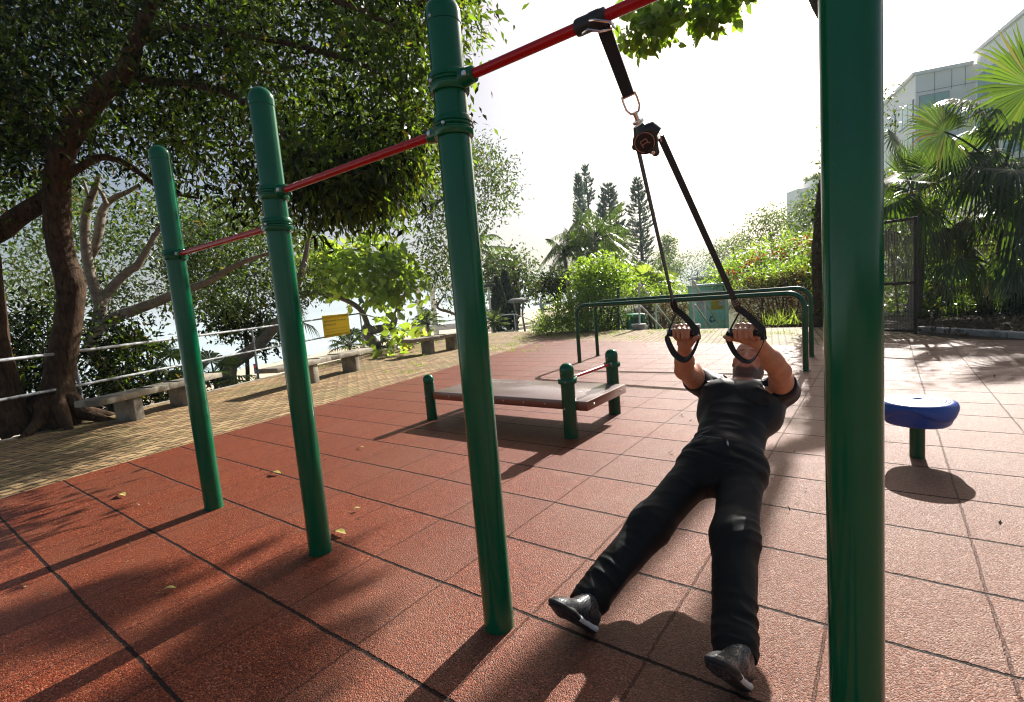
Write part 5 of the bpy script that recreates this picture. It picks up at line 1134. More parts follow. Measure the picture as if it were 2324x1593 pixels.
jaw=sm(-h[:,1],.052+0*h[:,0],.074)*(h[:,2]>-.012)*sm(h[:,2],-.01,.015)*(1-sm(-h[:,1],.128,.150)); side=sm(np.abs(h[:,0]),.050,.060)*sm(-h[:,1],.0,.05)*sm(h[:,2],-.015,.0)*(h[:,2]<.05)
mous=np.exp(-((h[:,0]/.028)**4+((h[:,1]+.0535)/.0065)**2))*(h[:,2]>.07)
beard=hm*np.clip(np.maximum(np.maximum(jaw,side*.9),mous*.8)-lip*1.3,0,1)
ck=np.exp(-(((np.abs(h[:,0])-.044)/.022)**2+((h[:,1]+.018)/.022)**2))*(h[:,2]>.03)+np.exp(-((h[:,0]/.014)**2+((h[:,1]+.03)/.02)**2))*(h[:,2]>.085)+lip*1.4
neck=sm(-((Vt-HC)@HUP),.115,.15)*(np.abs((Vt-NK)@XX)<.11)*(((Vt-NK)@U_)>-.06)
kn=np.zeros(len(Vt))
for G in(GL,GR): q=Vt-G; kn+=np.exp(-(((q[:,2]+.012)/.018)**2))*(np.linalg.norm(q,axis=1)<.085)*.30
brow=hm*np.exp(-(((h[:,1]-.0275-.05*(np.abs(h[:,0])-.03)*0)/.0042)**2))*1.0*(np.abs(h[:,0])>.014)*(np.abs(h[:,0])<.048)*(h[:,2]>.06)
me=setmesh('person',Vt,Q,True,180,[SKIN],None,{'beard':beard,'red':np.clip(hm*ck*.75+neck*.5+kn,0,1),'brow':brow})
man=link('person',me); WLOC['person']=(0,0,0); tag(man,'man in black t-shirt and black trousers leaning far back while gripping two strap handles','person')
# eyes
for q in(-1,1):
    c0=hp(q*.0315,.0085,.0785); M=mat('eyeball',(.62,.58,.55),.15,0,.5); tt=NT(M); 
    d=tt.n('ShaderNodeVectorMath',operation='DISTANCE'); tt.l(tt.pos(),d.inputs[0]); d.inputs[1].default_value=tuple(c0+unit(HFW*1.0+V(.1,-.25,-.05))*.0108)
    tt.base(tt.ramp(d.outputs['Value'],[(.0,(.004,.004,.005)),(.0030,(.004,.004,.005)),(.0034,(.10,.14,.17)),(.0062,(.07,.10,.12)),(.0070,(.55,.50,.47))]))
    mb=MB(); mb.ball(c0,.0108,16,10); mb.build('eye',M,man)
# hair: very short, receding
s=SDF(HC-.14,HC+.16,.004); s.ell(hp(0,.042,-.018),(.0795,.0935,.0995),HAX,.01)
G=np.meshgrid(*s.ax,indexing='ij'); q=np.stack(G,-1)-HC; yy=q@HUP; zz=q@HFW; xx=q@HRX
lim=np.maximum(.062+.9*(zz-.040)-yy,.0)*0+np.maximum((zz-.044-.25*np.minimum(np.abs(xx),.05)*1.0)-(yy-.075)*.15,-(yy+.035+.5*np.minimum(0,-zz-.03)))
s.F=np.maximum(s.F,lim.astype(np.float32)); Hv,Hq=s.mesh()
HAIR=mat('cropped_sandy_hair',(.24,.15,.085),.6,0,.4); t=NT(HAIR);P=t.pos();t.base(t.ramp(t.noise(P,420,2),[(.35,(.14,.085,.05)),(.7,(.34,.23,.14))])); t.norm(t.bump(t.noise(P,500,2),.8,.003))
link('hair',setmesh('hair',smoothmesh(Hv,Hq,2),Hq,True,180,[HAIR]),man)

# ---- clothes
_T=np.random.default_rng(3).random((32,32,32)).astype(np.float32)*2-1
def vnoise(P,sc,seed=0.0):
    q=P*np.asarray(sc,float)+seed; i=np.floor(q).astype(int); f=q-i; f=f*f*(3-2*f); o=0
    for a in(0,1):
        for b in(0,1):
            for c in(0,1):
                w=np.abs(1-a-f[...,0])*np.abs(1-b-f[...,1])*np.abs(1-c-f[...,2]); o=o+w*_T[(i[...,0]+a)&31,(i[...,1]+b)&31,(i[...,2]+c)&31]
    return o
def ridge(P,ax,f,ph,warp,wf):   # soft fold pattern travelling along ax
    u=P@unit(ax); return np.sin(u*f+ph+warp*np.sin(P@V(*wf)))
TEE=mat('black_t_shirt',(.006,.0062,.0066),.52,0,.25,sheen=.05); t=NT(TEE);P=t.pos(); t.norm(t.bump(t.math('ADD',t.noise(P,900,1),t.math('MULTIPLY',t.noise(P,24,3,.5),1.6)),.16,.002)); t.base(t.ramp(t.noise(P,14,4),[(.3,(.005,.0052,.0056)),(.75,(.0085,.0088,.0094))]))
s=SDF((-1.0,2.24,.30),(-.20,3.0,1.05),.0045)
torso(s,.006,.03)
for S,E,q in((SL,EL,-1),(SR,ER,1)):
    s.ell(S,(.073,.073,.070),k=.03); s.cone(S,S+(E-S)*.40,.066,.0625,.03); s.ell(S+(E-S)*.30+V(q*.004,0,-.02),(.06,.06,.05),None,.03)
for S_,q in((SL,-1),(SR,1)): s.ell(S_*.55+tb(q*.10,.40,.045)*.45,(.062,.062,.055),None,.03)
s.ell(tb(0,-.01,-.004),(.172,.10,.118),TAX,.03)
G=np.meshgrid(*s.ax,indexing='ij'); P=np.stack(G,-1); q=P-PEL; xu,uu,fu=q@XX,q@U_,q@NF
L3=np.stack([xu,uu,fu],-1); rd=lambda n:(1-np.abs(n)*2.2).clip(-.6,1)
fold=-.0075*rd(vnoise(L3,(6,24,8),1.7))*np.exp(-((uu-.08)/.11)**2)-.0060*rd(vnoise(L3@np.array([[.7,.7,0],[-.7,.7,0],[0,0,1.]]),(8,22,8),5.1))*np.exp(-((uu-.40)/.09)**2-((np.abs(xu)-.13)/.07)**2)-.0030*rd(vnoise(L3,(8,15,9),8.3))
s.F+=fold.astype(np.float32); s.F=np.maximum(s.F,(-(uu+.035+.012*np.sin(xu*23))).astype(np.float32))                       # hem
dneck=np.linalg.norm((P-(NK+U_*.006+NF*.060)),axis=-1); dn2=np.linalg.norm(np.cross(P-NK,unit(NK-U_*.02-HC+V(0,0,0))),axis=-1)
s.F=np.maximum(s.F,np.where(uu>.36,(.094-np.linalg.norm(np.stack([xu*.92,(fu-.045)*.9,(uu-.530)*1.15],-1),axis=-1)),-1).astype(np.float32))
for S,E in((SL,EL),(SR,ER)):
    d=unit(E-S); along=(P-S)@d; rad=np.linalg.norm(P-S-d*along[...,None],axis=-1); cutv=np.where((rad<.082)&(along>.05)&(along<.3),along-.108,-1); s.F=np.maximum(s.F,cutv.astype(np.float32))
Sv,Sq=s.mesh(); tee=link('t_shirt',setmesh('t_shirt',smoothmesh(Sv,Sq,1,.4),Sq,True,180,[TEE]),man); del s,P,G,q,xu,uu,fu,fold,dneck
TRO=mat('black_trousers',(.0042,.0044,.0048),.62,0,.22); t=NT(TRO);P=t.pos(); t.norm(t.bump(t.math('ADD',t.noise(P,1100,1),t.math('MULTIPLY',t.noise(P,22,4,.6),1.2)),.25,.002))
s=SDF((-1.10,1.44,-.02),(-.30,2.56,.74),.0045)
s.ell(tb(0,.025,-.006),(.168,.095,.122),TAX,.03); s.ell(tb(0,-.05,-.012),(.168,.11,.118),TAX,.04)
for J,K,A,q in((JL,KL,AL,-1),(JR,KR,AR,1)):
    s.cone(J+V(q*.008,0,0),K,.094,.080,.06); s.cone(K,A+(A-K)*.10,.079,.066,.06); s.ell(J+V(q*.012,.02,-.02),(.088,.12,.10),None,.05); s.cone(A+(A-K)*.02+V(0,.012,-.006),A+(A-K)*.12+V(0,.018,-.012),.064,.061,.02)
G=np.meshgrid(*s.ax,indexing='ij'); P=np.stack(G,-1); f=np.zeros(P.shape[:3])
for J,K,A,q,ph in((JL,KL,AL,-1,.4),(JR,KR,AR,1,1.9)):
    d=unit(A-J); L=np.linalg.norm(A-J); u=(P-J)@d/L; side_=((P-(J+A)/2)@X_)*q>-.09 if False else (np.abs((P-J-d*((P-J)@d)[...,None])@X_)<.14)
    lat=np.linalg.norm(P-J-d*((P-J)@d)[...,None],axis=-1); m=(lat<.125); cx=(P-J)@X_; cz=(P-J)@V(0,.6,-.8)
    L3=np.stack([cx,cz,u*L],-1); n1=vnoise(L3,(9,9,20),ph*7); n2=vnoise(L3,(14,14,34),ph*11+3); n3=vnoise(L3@np.array([[.8,.2,.5],[-.2,.95,.1],[-.5,.1,.85]]),(7,7,26),ph*5+9)
    rd=lambda n:(1-np.abs(n)*2.2).clip(-.6,1)
    w=-(.0050*rd(n1)+.0030*rd(n2))*np.exp(-((u-.95)/.17)**2)-(.0030*rd(n3)+.002*n2)*np.exp(-((u-.52)/.16)**2)-(.0036*rd(n3)+.002*rd(n2))*np.exp(-((u-.08)/.17)**2)-.0045*rd(vnoise(L3,(13,13,3.2),ph*3+2))*np.exp(-((u-.72)/.30)**2)
    f+=w*m
q=P-PEL; uu=q@U_; xu=q@XX; f+=.003*np.sin(uu*95+4*np.sin(xu*11))*np.exp(-((uu+.02)/.06)**2)
s.F+=f.astype(np.float32); s.F=np.maximum(s.F,(uu-.052-.006*np.sin(xu*20)).astype(np.float32))
for J,K,A in((JL,KL,AL),(JR,KR,AR)):
    d=unit(A-K); near=np.linalg.norm(P-A,axis=-1)<.24; al=(P-A)@d; s.F=np.maximum(s.F,np.where(near,al-.062-.012*np.sin((P@X_)*40),-1).astype(np.float32))
Sv,Sq=s.mesh(); tro=link('trousers',setmesh('trousers',smoothmesh(Sv,Sq,1,.4),Sq,True,180,[TRO]),man); del s,P,G,f,q,uu,xu
CORD=mat('grey_drawcord',(.10,.10,.10),.6); SILV=mat('silver_print',(.45,.45,.45),.4,.4)
onb=lambda x,u: tb(x,u,.0)+NF*.118
mb=MB(); mb.tube(spl([onb(-.085,.050)+NF*.0,onb(-.098,.030)+NF*.006,onb(-.118,-.005)+NF*.004,onb(-.128,-.022)]),.0026,6); mb.tube(spl([onb(.03,.045),onb(.036,.025)+NF*.008,onb(.042,.005)+NF*.006]),.0026,6); mb.tube(spl([onb(-.09,.046),onb(-.03,.040)+NF*.006,onb(.032,.044)]),.0024,6); mb.build('drawcord',CORD,tro)
mb=MB(); mb.cyl(onb(.036,.024)+NF*.008,onb(.043,.004)+NF*.007,.0042,n=8); mb.build('cord_tip',STEEL,tro)
# ---- shoes
SHOE=mat('black_silver_shoe_upper',(.03,.03,.032),.35,.25,.6); t=NT(SHOE); P=t.pos()
v1=t.n('ShaderNodeTexVoronoi',feature='DISTANCE_TO_EDGE'); v1.inputs['Scale'].default_value=85; v1.inputs['Randomness'].default_value=.35; t.l(P,v1.inputs['Vector'])
t.base(t.mix(t.ramp(v1.outputs['Distance'],[(.06,(1,1,1)),(.12,(0,0,0))]),(.055,.056,.06),(.006,.006,.007))); t.norm(t.bump(v1.outputs['Distance'],.5,.003)); t.rough(t.ramp(v1.outputs['Distance'],[(.06,(.6,.6,.6)),(.12,(.28,.28,.28))]))
SOLEW=mat('white_midsole',(.66,.67,.66),.5); SOLED=mat('dark_outsole',(.014,.014,.015),.6)
for H,T,A,nm in((HL_,TL_,AL,'l'),(HR_,TR_,AR,'r')):
    T=unit(T); Nn=unit(V(0,.707,.707)-T*(V(0,.707,.707)@T)); S=np.cross(T,Nn); sp=lambda a,b,c: H+T*a+S*b+Nn*c
    bb=[sp(a,b,c) for a in(-.05,.34) for b in(-.09,.09) for c in(-.05,.2)]; s=SDF(np.min(bb,0),np.max(bb,0),.004)
    s.cone(sp(.045,0,.050),sp(.125,0,.052),.036,.037,.03,fl=(S,.98)); s.cone(sp(.12,0,.050),sp(.215,.004,.030),.038,.036,.03); s.ell(sp(.235,.004,.030),(.052,.043,.027),(T,S,Nn),.02); s.cone(sp(.058,0,.06),sp(.055,0,.115),.038,.036,.03); s.cone(sp(.12,0,.07),sp(.085,0,.10),.028,.034,.03)
    Sv,Sq=s.mesh(); sh_=link('shoe',setmesh('shoe',smoothmesh(Sv,Sq,2,.5),Sq,True,180,[SHOE]),man)
    def sole(zc,th,grow,a0,a1,m,name):
        s=SDF(np.min(bb,0),np.max(bb,0),.004)
        prof=[(.040,.036),(.10,.034),(.16,.040),(.215,.046),(.255,.036)]
        for (a,r),(b,r2) in zip(prof[:-1],prof[1:]): s.cone(sp(a,0,zc+.010*max(0,(a-.17)/.09)),sp(b,.003,zc+.010*max(0,(b-.17)/.09)),r+grow,r2+grow,.01,fl=(Nn,th))
        s.clip(sp(a0,0,0),-T); s.clip(sp(a1,0,0),T); v,f_=s.mesh(); return link(name,setmesh(name,smoothmesh(v,f_,1,.4),f_,True,180,[m]),sh_)
    sole(.020,.44,.004,-.04,.165,SOLEW,'midsole'); sole(.020,.40,.004,.163,.33,SOLED,'toe_midsole'); sole(.007,.17,.001,-.04,.33,SOLED,'outsole')
    mb=MB()
    for a,c,w in((.165,.078,.026),(.145,.088,.027),(.125,.098,.028)): mb.tube(spl([sp(a-.01,-w-.006,c-.022),sp(a,-w*.5,c-.001),sp(a,w*.5,c-.001),sp(a-.01,w+.006,c-.022)]),.0032,6)
    mb.tube(spl([sp(.165,-.012,.080),sp(.15,.012,.090),sp(.13,-.012,.098),sp(.112,.01,.110)]),.0026,6); mb.build('lace',BLACKW,sh_)
    mb=MB(); mb.lathe([(.013,0),(.013,.006),(.009,.009),(0,.009)],sp(.118,.0,.102),Nn,14); mb.build('lace_dial',CHROME,sh_)
# ================================================================== suspension trainer hung from the bar
bz_=2.118; bx0=-.655; ST=thing('suspension_trainer',(bx0,PY,bz_),'black suspension strap trainer with pulley, hung over the red bar','exercise strap')
w0=atY(1309,76,PY)[0]; w1=atY(1378,52,PY)[0]
mb=MB(); L=w1-w0; mb.lathe([(.0172,0),(.0235,.002),(.0250,.01),(.0245,L*.45),(.0262,L*.50),(.0262,L*.78),(.0242,L*.82),(.0245,L-.004),(.0172,L)],(w0,PY,bz_),(1,0,0),28)
mb.build('anchor_wrap',RUBBERB,ST)
PUL=V(-.628,1.655,1.805); a0=V(w1-.018,PY+.012,bz_-.020); sd=unit(V(-.615,2.24,1.235)-PUL); sb_=unit(PUL-a0)
toC=unit(CC-PUL); wdir=unit(np.cross(sb_,toC)); wd=-wdir if wdir[0]<0 else wdir
wd=unit(wd*.9+np.cross(sb_,wd)*.25)
mb=MB(); r_=.0036
for c_,k in((w1-.045,0),(w1-.012,1)):
    P=[V(c_,PY,bz_)+V(.012*math.sin(q*2),math.sin(q)*.030,math.cos(q)*.030) for q in np.linspace(R(60),R(300),14)]
    if k==0: mb.tube([V(c_-.03,PY-.012,bz_-.026),V(c_-.005,PY-.028,bz_-.030),V(c_+.030,PY-.02,bz_-.045),V(c_+.055,PY+.004,bz_-.040),V(c_+.055,PY+.024,bz_-.020),V(c_+.03,PY+.028,bz_-.004)],r_,8)
    else: mb.tube([V(c_-.03,PY-.027,bz_-.008),V(c_-.01,PY-.030,bz_-.015),V(c_+.034,PY-.024,bz_-.035),V(c_+.040,PY-.012,bz_-.05)],r_,8)
mb.build('anchor_ring',COPPER if False else CHROME,ST)
ringT=a0+sb_*(np.linalg.norm(PUL-a0)-.150)
mb=MB(); mb.ribbon([a0-sb_*.012,a0+sb_*.02,a0+sb_*.09,a0+sb_*.16,ringT],wd,[.036,.040,.038,.037,.036],.006); mb.build('anchor_strap',BLACKW,ST)
# D ring
e=unit(np.cross(sb_,np.cross(wd,sb_))) if False else unit(wd-sb_*(wd@sb_))
q=lambda a,b: ringT+e*a+sb_*b
mb=MB(); mb.tube(spl([q(-.020,0),q(.020,0)],3),.0034,8); mb.tube([q(-.021,-.006),q(-.0225,.012),q(-.022,.036),q(-.014,.052),q(-.002,.058)],.0036,8); mb.tube([q(.021,-.006),q(.0225,.012),q(.022,.036),q(.014,.052),q(.000,.058)],.0036,8); mb.build('carabiner',CHROME,ST)
s0=ringT+sb_*.052; mb=MB(); mb.lathe([(0,-.002),(.009,-.002),(.010,.001),(.010,.006),(.0075,.007),(.0075,.026),(.018,.027),(.019,.031),(.018,.035),(0,.036)],s0,sb_,18); mb.build('swivel_pin',CHROME,ST)
# pulley body: disc facing the camera side
fn=unit(toC+V(-.22,0,-.12)); fn=unit(fn-sb_*(fn@sb_)*.8); fx=unit(np.cross(sb_,fn)); fx=fx if fx@CM[0]>0 else -fx; fy=-unit(np.cross(fx,fn)); fy=fy if fy@(-sb_)>0 else -fy
pc=PUL; body=thing if False else None
def disc(mb,c,prof,n=36): mb.lathe(prof,c,fn,n)
mb=MB(); disc(mb,pc,[(0,-.026),(.036,-.026),(.0405,-.022),(.0405,.006),(.039,.012),(.0365,.0135),(0,.0135)])
pb_=lambda a,b,c=0: pc+fx*a+fy*b+fn*c
mb.tube([pb_(-.006,.055,-.006),pb_(-.004,.032,-.006)],[.017,.026],16); mb.tube([pb_(-.012,.030,-.010),pb_(.030,.024,-.010),pb_(.044,.006,-.010)],[.020,.024,.017],16)
mb.tube([pb_(.012,-.026,-.004),pb_(.018,-.046,-.004)],[.024,.0135],16); mb.ball(pb_(.018,-.047,-.004),.0135,12,8); mb.ball(pb_(-.040,-.006,-.004),(.008,.012,.010),10,8)
pu=mb.build('pulley',BLACKP,ST,angle=50)
mb=MB(); mb.lathe([(.0355,.0136),(.0355,.0146),(.0005,.0146)],pc,fn,36); mb.build('pulley_face',mat('matt_black_face',(.006,.006,.0065),.5),pu)
mb=MB(); P=[pb_(.0315*math.cos(a),.0315*math.sin(a),.0152) for a in np.linspace(R(-45),R(250),40)]; mb.ribbon(P,[unit(p-pc-fn*.0152) for p in P],.0028,.0008); mb.build('logo_ring',COPPER,pu)
lg=lambda a,b: pb_((a*math.cos(R(12))-b*math.sin(R(12))),(a*math.sin(R(12))+b*math.cos(R(12))),.0154)
mb=MB()
def stroke(pts,w=.0026):
    P=[lg(*p) for p in pts]
    for a,b in zip(P[:-1],P[1:]): d=unit(b-a); mb.ribbon([a-d*w*.4,b+d*w*.4],np.cross(fn,d),w,.0007)
stroke([(-.011,-.003),(-.011,.007),(-.009,.009),(.008,.009),(.010,.007),(.010,-.001),(.008,-.003),(-.011,-.003)]); stroke([(-.008,-.003),(-.011,-.006),(-.011,-.011)]); stroke([(.006,-.003),(.011,-.007),(.0135,-.0065),(.0135,-.010)])
mb.build('pulley_logo',COPPER,pu)
mb=MB(); mb.lathe([(.0065,.008),(.0065,.0155),(.004,.0165),(.004,.022),(0,.022)],pb_(.015,-.041,0),fn,14); mb.build('pulley_bolt',CHROME,pu)
mb=MB(); mb.ribbon([pb_(.046,.022,-.010),pb_(.050,.000,-.010),pb_(.047,-.022,-.006)],fn,.024,.003); mb.build('strap_guide',CHROME,pu)
# webbing down to the two handles
SPL,SPR=at(1531,690,1),at(1672,686,1)
SPL=atY(1529,692,2.205); SPR=atY(1671,690,2.205)
def web(a,b,ws,w,nm,par,th=.0035,n=8):
    mb=MB(); mb.ribbon([a+(b-a)*x for x in np.linspace(0,1,n)],ws,w,th); return mb.build(nm,BLACKW,par)
vL=unit(np.cross(SPL-pc,toC)); vR=unit(np.cross(SPR-pc,toC))
web(pb_(-.033,-.020,-.010),SPL,unit(vL*.35+toC*.9),.024,'webbing',ST); web(pb_(.047,-.010,-.010),SPR,unit(vR*.75+toC*.5),.024,'webbing',ST)
def handle(G,SP,sg):
    """grip along x with two webbing legs up to the strap and a foot loop below; sg: side of the wide leg"""
    mb=MB(); ex=unit(XX); hl=.059; a,b=G-ex*hl*sg,G+ex*hl*sg                      # a thin-cord end, b wide webbing end
    mb.cyl(G-ex*hl,G+ex*hl,.0150,n=18); hd=mb.build('grip',RUBBERB,ST)
    mb=MB()
    for e_ in(a,b): d=unit(e_-G); mb.lathe([(.0162,-.014),(.0185,-.012),(.0185,.0),(.0150,.004),(.006,.004)],e_,d,18)
    mb.build('grip_cap',BLACKP,hd)
    mb=MB(); d=unit(a-G); mb.lathe([(.0095,.003),(.0095,.010),(0,.011)],a+V(0,-.008,.010),d,14); mb.build('end_ring',WHITEP,hd)
    sp2=SP+unit(G-SP)*.030
    mb=MB(); mb.ribbon([SP-unit(SP-pc)*(-.0)+unit(pc-SP)*.025,SP,SP+unit(sp2-SP)*.035],ex*.8+V(0,.3,.2),[.026,.030,.020],.012); mb.build('strap_buckle',BLACKP,hd)
    mb=MB(); mb.ball(SP+unit(sp2-SP)*.042,(.007,.007,.006),10,8); mb.build('rivet',COPPER,hd)
    bb=b+V(0,-.004,.012); mb=MB(); mb.ribbon([SP+unit(sp2-SP)*.02,SP+(bb-SP)*.45+ex*sg*.004,bb+ex*sg*.008+V(0,-.004,-.002),b+ex*sg*.010+V(0,-.006,-.030)],V(0,.62,.5)+ex*.55,[.026,.027,.027,.027],.006); mb.build('wide_webbing',BLACKW,hd)
    mb=MB(); mb.tube([SP+unit(sp2-SP)*.045,a+V(0,-.002,.02),a],.0038,8); mb.build('cord',BLACKW,hd)
    P=spl([a+V(0,-.002,.004)-ex*sg*.004,a-ex*sg*.012+V(0,-.006,-.026),a+ex*sg*.020+V(0,-.016,-.092),G+ex*sg*.006+V(0,-.020,-.122),b-ex*sg*.018+V(0,-.016,-.096),b+ex*sg*.012+V(0,-.008,-.030),b+ex*sg*.006+V(0,-.003,.004)],6)
    return P,hd,ex
P,hd,ex=handle(GL,SPL,1); mb=MB(); mb.ribbon(P,V(0,.55,.35),lerp([.026,.030,.030,.028,.028,.030,.026],len(P)),.011); mb.build('foot_loop',BLACKW,hd)
P,hd,ex=handle(GR,SPR,1); mb=MB(); tw_=[unit((ex*.9+V(0,.45,.1))*(1-min(1,x*2))+V(0,.8,.45)*(1-abs(2*x-1))+V(0,.97,.15)*max(0,2*x-1)) for x in np.linspace(0,1,len(P))]; mb.ribbon(P,tw_,lerp([.026,.026,.025,.024,.022,.020,.016],len(P)),.004); mb.build('foot_loop',BLACKW,hd)
mb=MB(); o_=SPR+unit(pc-SPR)*.012; d=unit(SPR-pc); e=unit(np.cross(d,toC)); 
for k in(-1,0,1):
    for j in(-1,1): q=o_+e*.006*j-d*.012*k+toC*.0085; mb.box(q,(.009,.0018,.0012),(e,d,toC)); mb.box(q+d*.004,(.009,.0012,.0012),(e,d,toC))
mb.build('buckle_print',SILV,hd)
# ================================================================== building on the right, far structures, park furniture
BW=mat('pale_building_panel',(.86,.85,.81),.6); t=NT(BW);P=t.pos();t.base(t.ramp(t.noise(P,.6,4,.6),[(.3,(.82,.81,.77)),(.7,(.88,.87,.84))]))
GLS=mat('green_tinted_glass',(.30,.50,.48),.08,0,.7); FRM=mat('grey_window_frame',(.30,.33,.34),.4,.4); ROOFM=mat('grey_roof_plant',(.30,.31,.32),.6)
K1=at(2078,171,52); fv=unit(ray(1600,634)*V(1,1,0)); pv=V(fv[1],-fv[0],0); zt=K1[2]; zb=-1.0      # fv: along the long facades, away; pv: to the right
bd=thing('apartment_building',K1*V(1,1,0)+V(0,0,zb),'pale stepped apartment building with bands of green glass behind the palms','building')
def wallblock(o,df,dp,lf,lp,z1,label=None):
    c=o*V(1,1,0)+df*lf/2+dp*lp/2; mb=MB(); mb.box(c+V(0,0,(z1+zb)/2),(lf,lp,z1-zb),(df,dp,V(0,0,1))); return mb.build('wall',BW,bd,smooth=False)
W2=5.0                                                                 # width of the return wall
w1_=wallblock(K1,fv,pv,34,W2+14,zt)
K2=K1+pv*W2; w2_=wallblock(K2-fv*30,fv,pv,30.02,14,zt+.9)
def par(o,d,n,L,z,h,th,m,name,parent): mb=MB(); mb.box(o*V(1,1,0)+d*L/2+n*th/2+V(0,0,z),(L,th,h),(d,n,V(0,0,1))); return mb.build(name,m,parent,smooth=False)
par(K1-fv*.0,fv,-pv,34,zt+.10,.30,.35,BW,'cornice',w1_); par(K1-pv*.35,pv,-fv,W2,zt+.10,.30,.35,BW,'cornice',w1_); par(K2-fv*30,fv,-pv,30,zt+1.0,.32,.35,BW,'cornice',w2_)
def win(o,d,n,L,z,h,nm,parent):
    f=par(o,d,n,L,z,h,.09,FRM,'window',parent); c=o*V(1,1,0); g=MB(); k=max(1,nm); 
    for i in range(k):
        w=L/k; g.box(c+d*(w*(i+.5))+n*.10+V(0,0,z),(w-.14,.06,h-.16),(d,n,V(0,0,1)))
    g.build('pane',GLS,f,smooth=False); return f
for fl in range(5):
    z=zt-3.35-fl*3.3
    win(K1+pv*.3,pv,-fv,2.5,z,2.45,2,w1_)
    for i in range(6): win(K1+fv*(.4+i*5.4),fv,-pv,4.4,z,2.3,3,w1_)
    for i in range(6): win(K2-fv*(29.0-i*4.9),fv,-pv,4.0,z+.9,2.3,3,w2_)
    sl_=par(K1-pv*.28,pv,-fv,W2,z+1.62,.28,.28,BW,'floor_band',w1_) if fl else None
JN=mat('panel_joint',(.30,.30,.29),.7); mb=MB()
for u in(1.6,3.0,4.1): mb.box(K1*V(1,1,0)+pv*u-fv*.012+V(0,0,zt-1.0),(.05,.03,2.0),(pv,fv,V(0,0,1)))
mb.box(K1*V(1,1,0)+pv*W2/2-fv*.012+V(0,0,zt-1.75),(W2,.03,.05),(pv,fv,V(0,0,1))); mb.build('panel_joint',JN,w1_,smooth=False)
c=K2*V(1,1,0)-fv*6+pv*5; mb=MB(); mb.box(c+V(0,0,zt+1.9),(5,4,3.2),(fv,pv,V(0,0,1))); mb.build('roof_plant_room',ROOFM,bd,smooth=False)
par(K1+fv*12-pv*3.0,fv,-pv,.01,0,.01,.01,BW,'x',bd) if False else None
# lower block far left end
w3=wallblock(K1+fv*20-pv*.01+V(0,0,0),fv,-pv,10,2.4,zt-3.6); 
# distant hillside block
q=at(1836,432,120); d2=thing('hillside_building',q*V(1,1,0)+V(0,0,height(q[0],min(q[1],200))-2),'tiny pale building with a green roof garden above the slope trees','building'); rx=unit(CM[0]*V(1,1,0)); ry=unit(CM[2]*V(1,1,0)); DA=(rx,ry,V(0,0,1))
mb=MB(); mb.box(q+V(0,0,-5),(8,5,10.5),DA); mb.build('wall',BW,d2,smooth=False); mb=MB(); mb.box(q+rx*2+V(0,0,1.2),(4,4,1.9),DA); mb.build('penthouse',BW,d2,smooth=False)
mb=MB()
for i in range(5): mb.box(q-rx*(3.2-i*1.6)-ry*2.53+V(0,0,-1.4),(1.0,.06,1.3),DA)
mb.build('window',GLS,d2,smooth=False)
lb=LB('oval'); O=ellip(q+rx*1.5+V(0,0,2.7),(2.6,2,.9),260); lb.scatter(O,.7,.4,None,.1); lb.build('roof_garden',LEAFH,d2)
# small flat roofed pavilion beyond the steps
pq=at(1600,632,40); pv_=thing('garden_shelter',pq*V(1,1,0)+V(0,0,-2),'small flat roofed shelter far behind the stair handrails','shelter'); mb=MB(); mb.box(pq,(2.3,2.0,.12),DA); mb.box(pq+rx*.1+V(0,0,.12),(1.8,1.5,.08),DA); mb.build('roof',ROOFM,pv_,smooth=False)
mb=MB(); mb.box(pq+rx*.15+V(0,0,-1.6),(1.3,1.2,3.1),DA); mb.build('wall',BW,pv_,smooth=False)
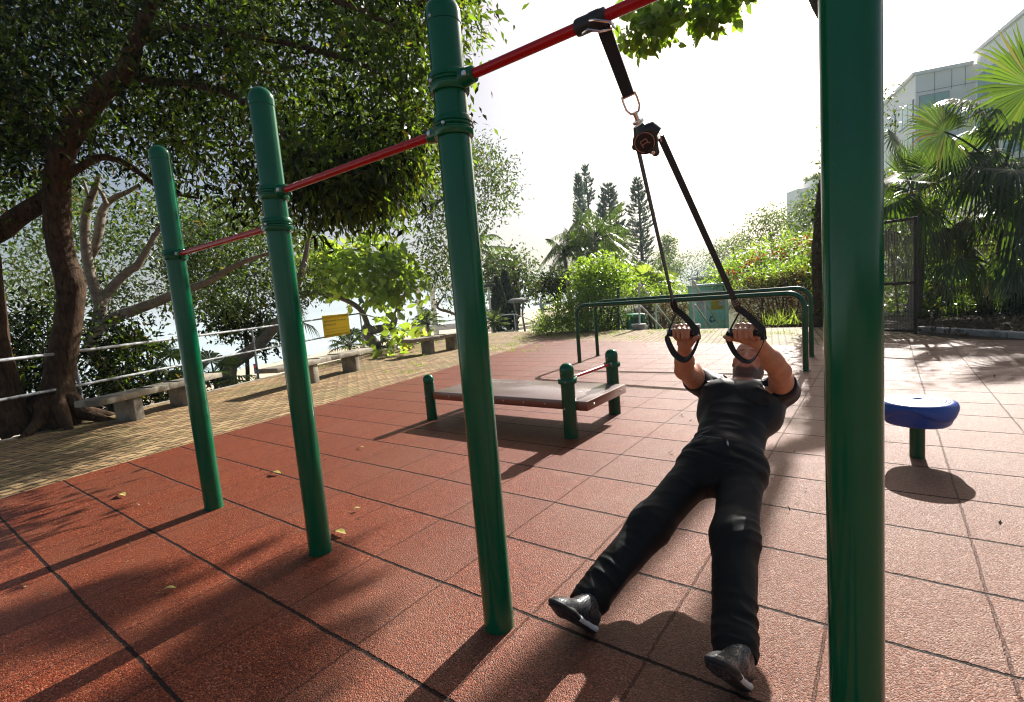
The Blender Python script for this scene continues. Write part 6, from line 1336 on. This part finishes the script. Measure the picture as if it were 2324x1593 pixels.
# white beach pavilion pieces behind the leaning trees
wq=at(978,716,44); wp=thing('beach_pavilion',wq*V(1,1,0)+V(0,0,-2.2),'white beach pavilion with square pillars behind the heart leaved tree','pavilion'); WHT=mat('white_render',(.72,.71,.68),.7)
for dx in(-.9,.35,2.9): mb=MB(); mb.box(wq+rx*dx+V(0,0,.1),(.46,.46,4.6),DA,.02); mb.build('pillar',WHT,wp)
mb=MB(); mb.box(wq+rx*1+V(0,0,-1.1),(6.2,.5,.5),DA,.02); mb.build('low_wall',WHT,wp); mb=MB(); mb.box(wq+rx*1+V(0,0,2.5),(6.4,1.2,.25),DA,.02); mb.build('roof_slab',WHT,wp)
DKM=mat('dark_lamp_paint',(.035,.04,.042),.5)
for (x,yt,yb,t_,lab) in((1108,648,720,27,'lamp post with a flat square head, right of the third green post'),(1262,656,700,34,'small lamp post left of the dark round tree'),(1296,655,700,36,'lamp post in front of the slim feather palm trunk')):
    a,b=at(x,yb,t_),at(x,yt,t_); tg=thing('lamp_post',a*V(1,1,0)+V(0,0,-2),lab,'lamp post','park lamp posts'); mb=MB(); mb.cyl(V(b[0],b[1],-2),b,.055,n=10); mb.build('pole',GALVL if t_<30 else DKM,tg); mb=MB(); mb.box(b+rx*.06,(.62,.34,.16),DA,.04); mb.build('lamp_head',DKM,tg)
mq=at(1176,684,30); tg=thing('mushroom_table',V(mq[0],mq[1],-2),'grey mushroom topped play table on two slim legs on the lawn','play equipment'); mb=MB(); mb.lathe([(0,.20),(.35,.19),(.58,.12),(.64,.03),(.60,-.05),(.3,-.09),(0,-.09)],mq,n=24); mb.build('top',CONCG,tg)
for dx in(-.28,.30): mb=MB(); mb.tube([mq+rx*dx-V(0,0,.05),mq+rx*dx*.6-V(0,0,.8),V(mq[0],mq[1],-2)+rx*dx*1.2],[.07,.06,.07],10); mb.build('leg',CONCG,tg)
mq=at(1232,690,30); tg=thing('fitness_machine',V(mq[0],mq[1],-2),'grey and green outdoor fitness machine beyond the bushes','exercise machine')
mb=MB(); mb.box(mq,(1.2,.1,.1),DA,.02); mb.box(mq+rx*-.1+V(0,0,-.1),(.12,.12,1.0),DA,.02); mb.build('frame',GALVL,tg); mb=MB(); mb.box(mq+rx*.45+V(0,0,.12),(.55,.3,.16),DA,.04); mb.build('seat',DKM,tg); mb=MB(); mb.box(mq+rx*.15+V(0,0,-.32),(.9,.3,.10),DA,.03); mb.build('footboard',GREEN2,tg); mb=MB(); mb.cyl(V(mq[0],mq[1],-2),mq,.07,n=10); mb.build('leg',GALVL,tg)
# tiny beach signboard by the second green post
bq=at(583,850,21); tg=thing('beach_signpost',V(bq[0],bq[1],-2.1),'tiny red and blue beach sign on a bent log beside the second green post','sign'); mb=MB(); mb.box(bq+V(0,0,.25),(.18,.04,.42),DA,.01); mb.build('board',mat('blue_sign_paint',(.02,.03,.16),.5),tg); mb=MB(); mb.box(bq-ry*.024+V(0,0,.36),(.14,.012,.12),DA); mb.build('red_field',mat('red_sign_paint',(.40,.02,.05),.5),tg); mb=MB(); mb.tube(spl([V(bq[0],bq[1],-2.1)-rx*.25,bq-rx*.12-V(0,0,.5),bq-V(0,0,.1)]),.07,8); mb.build('post',BARKG,tg)
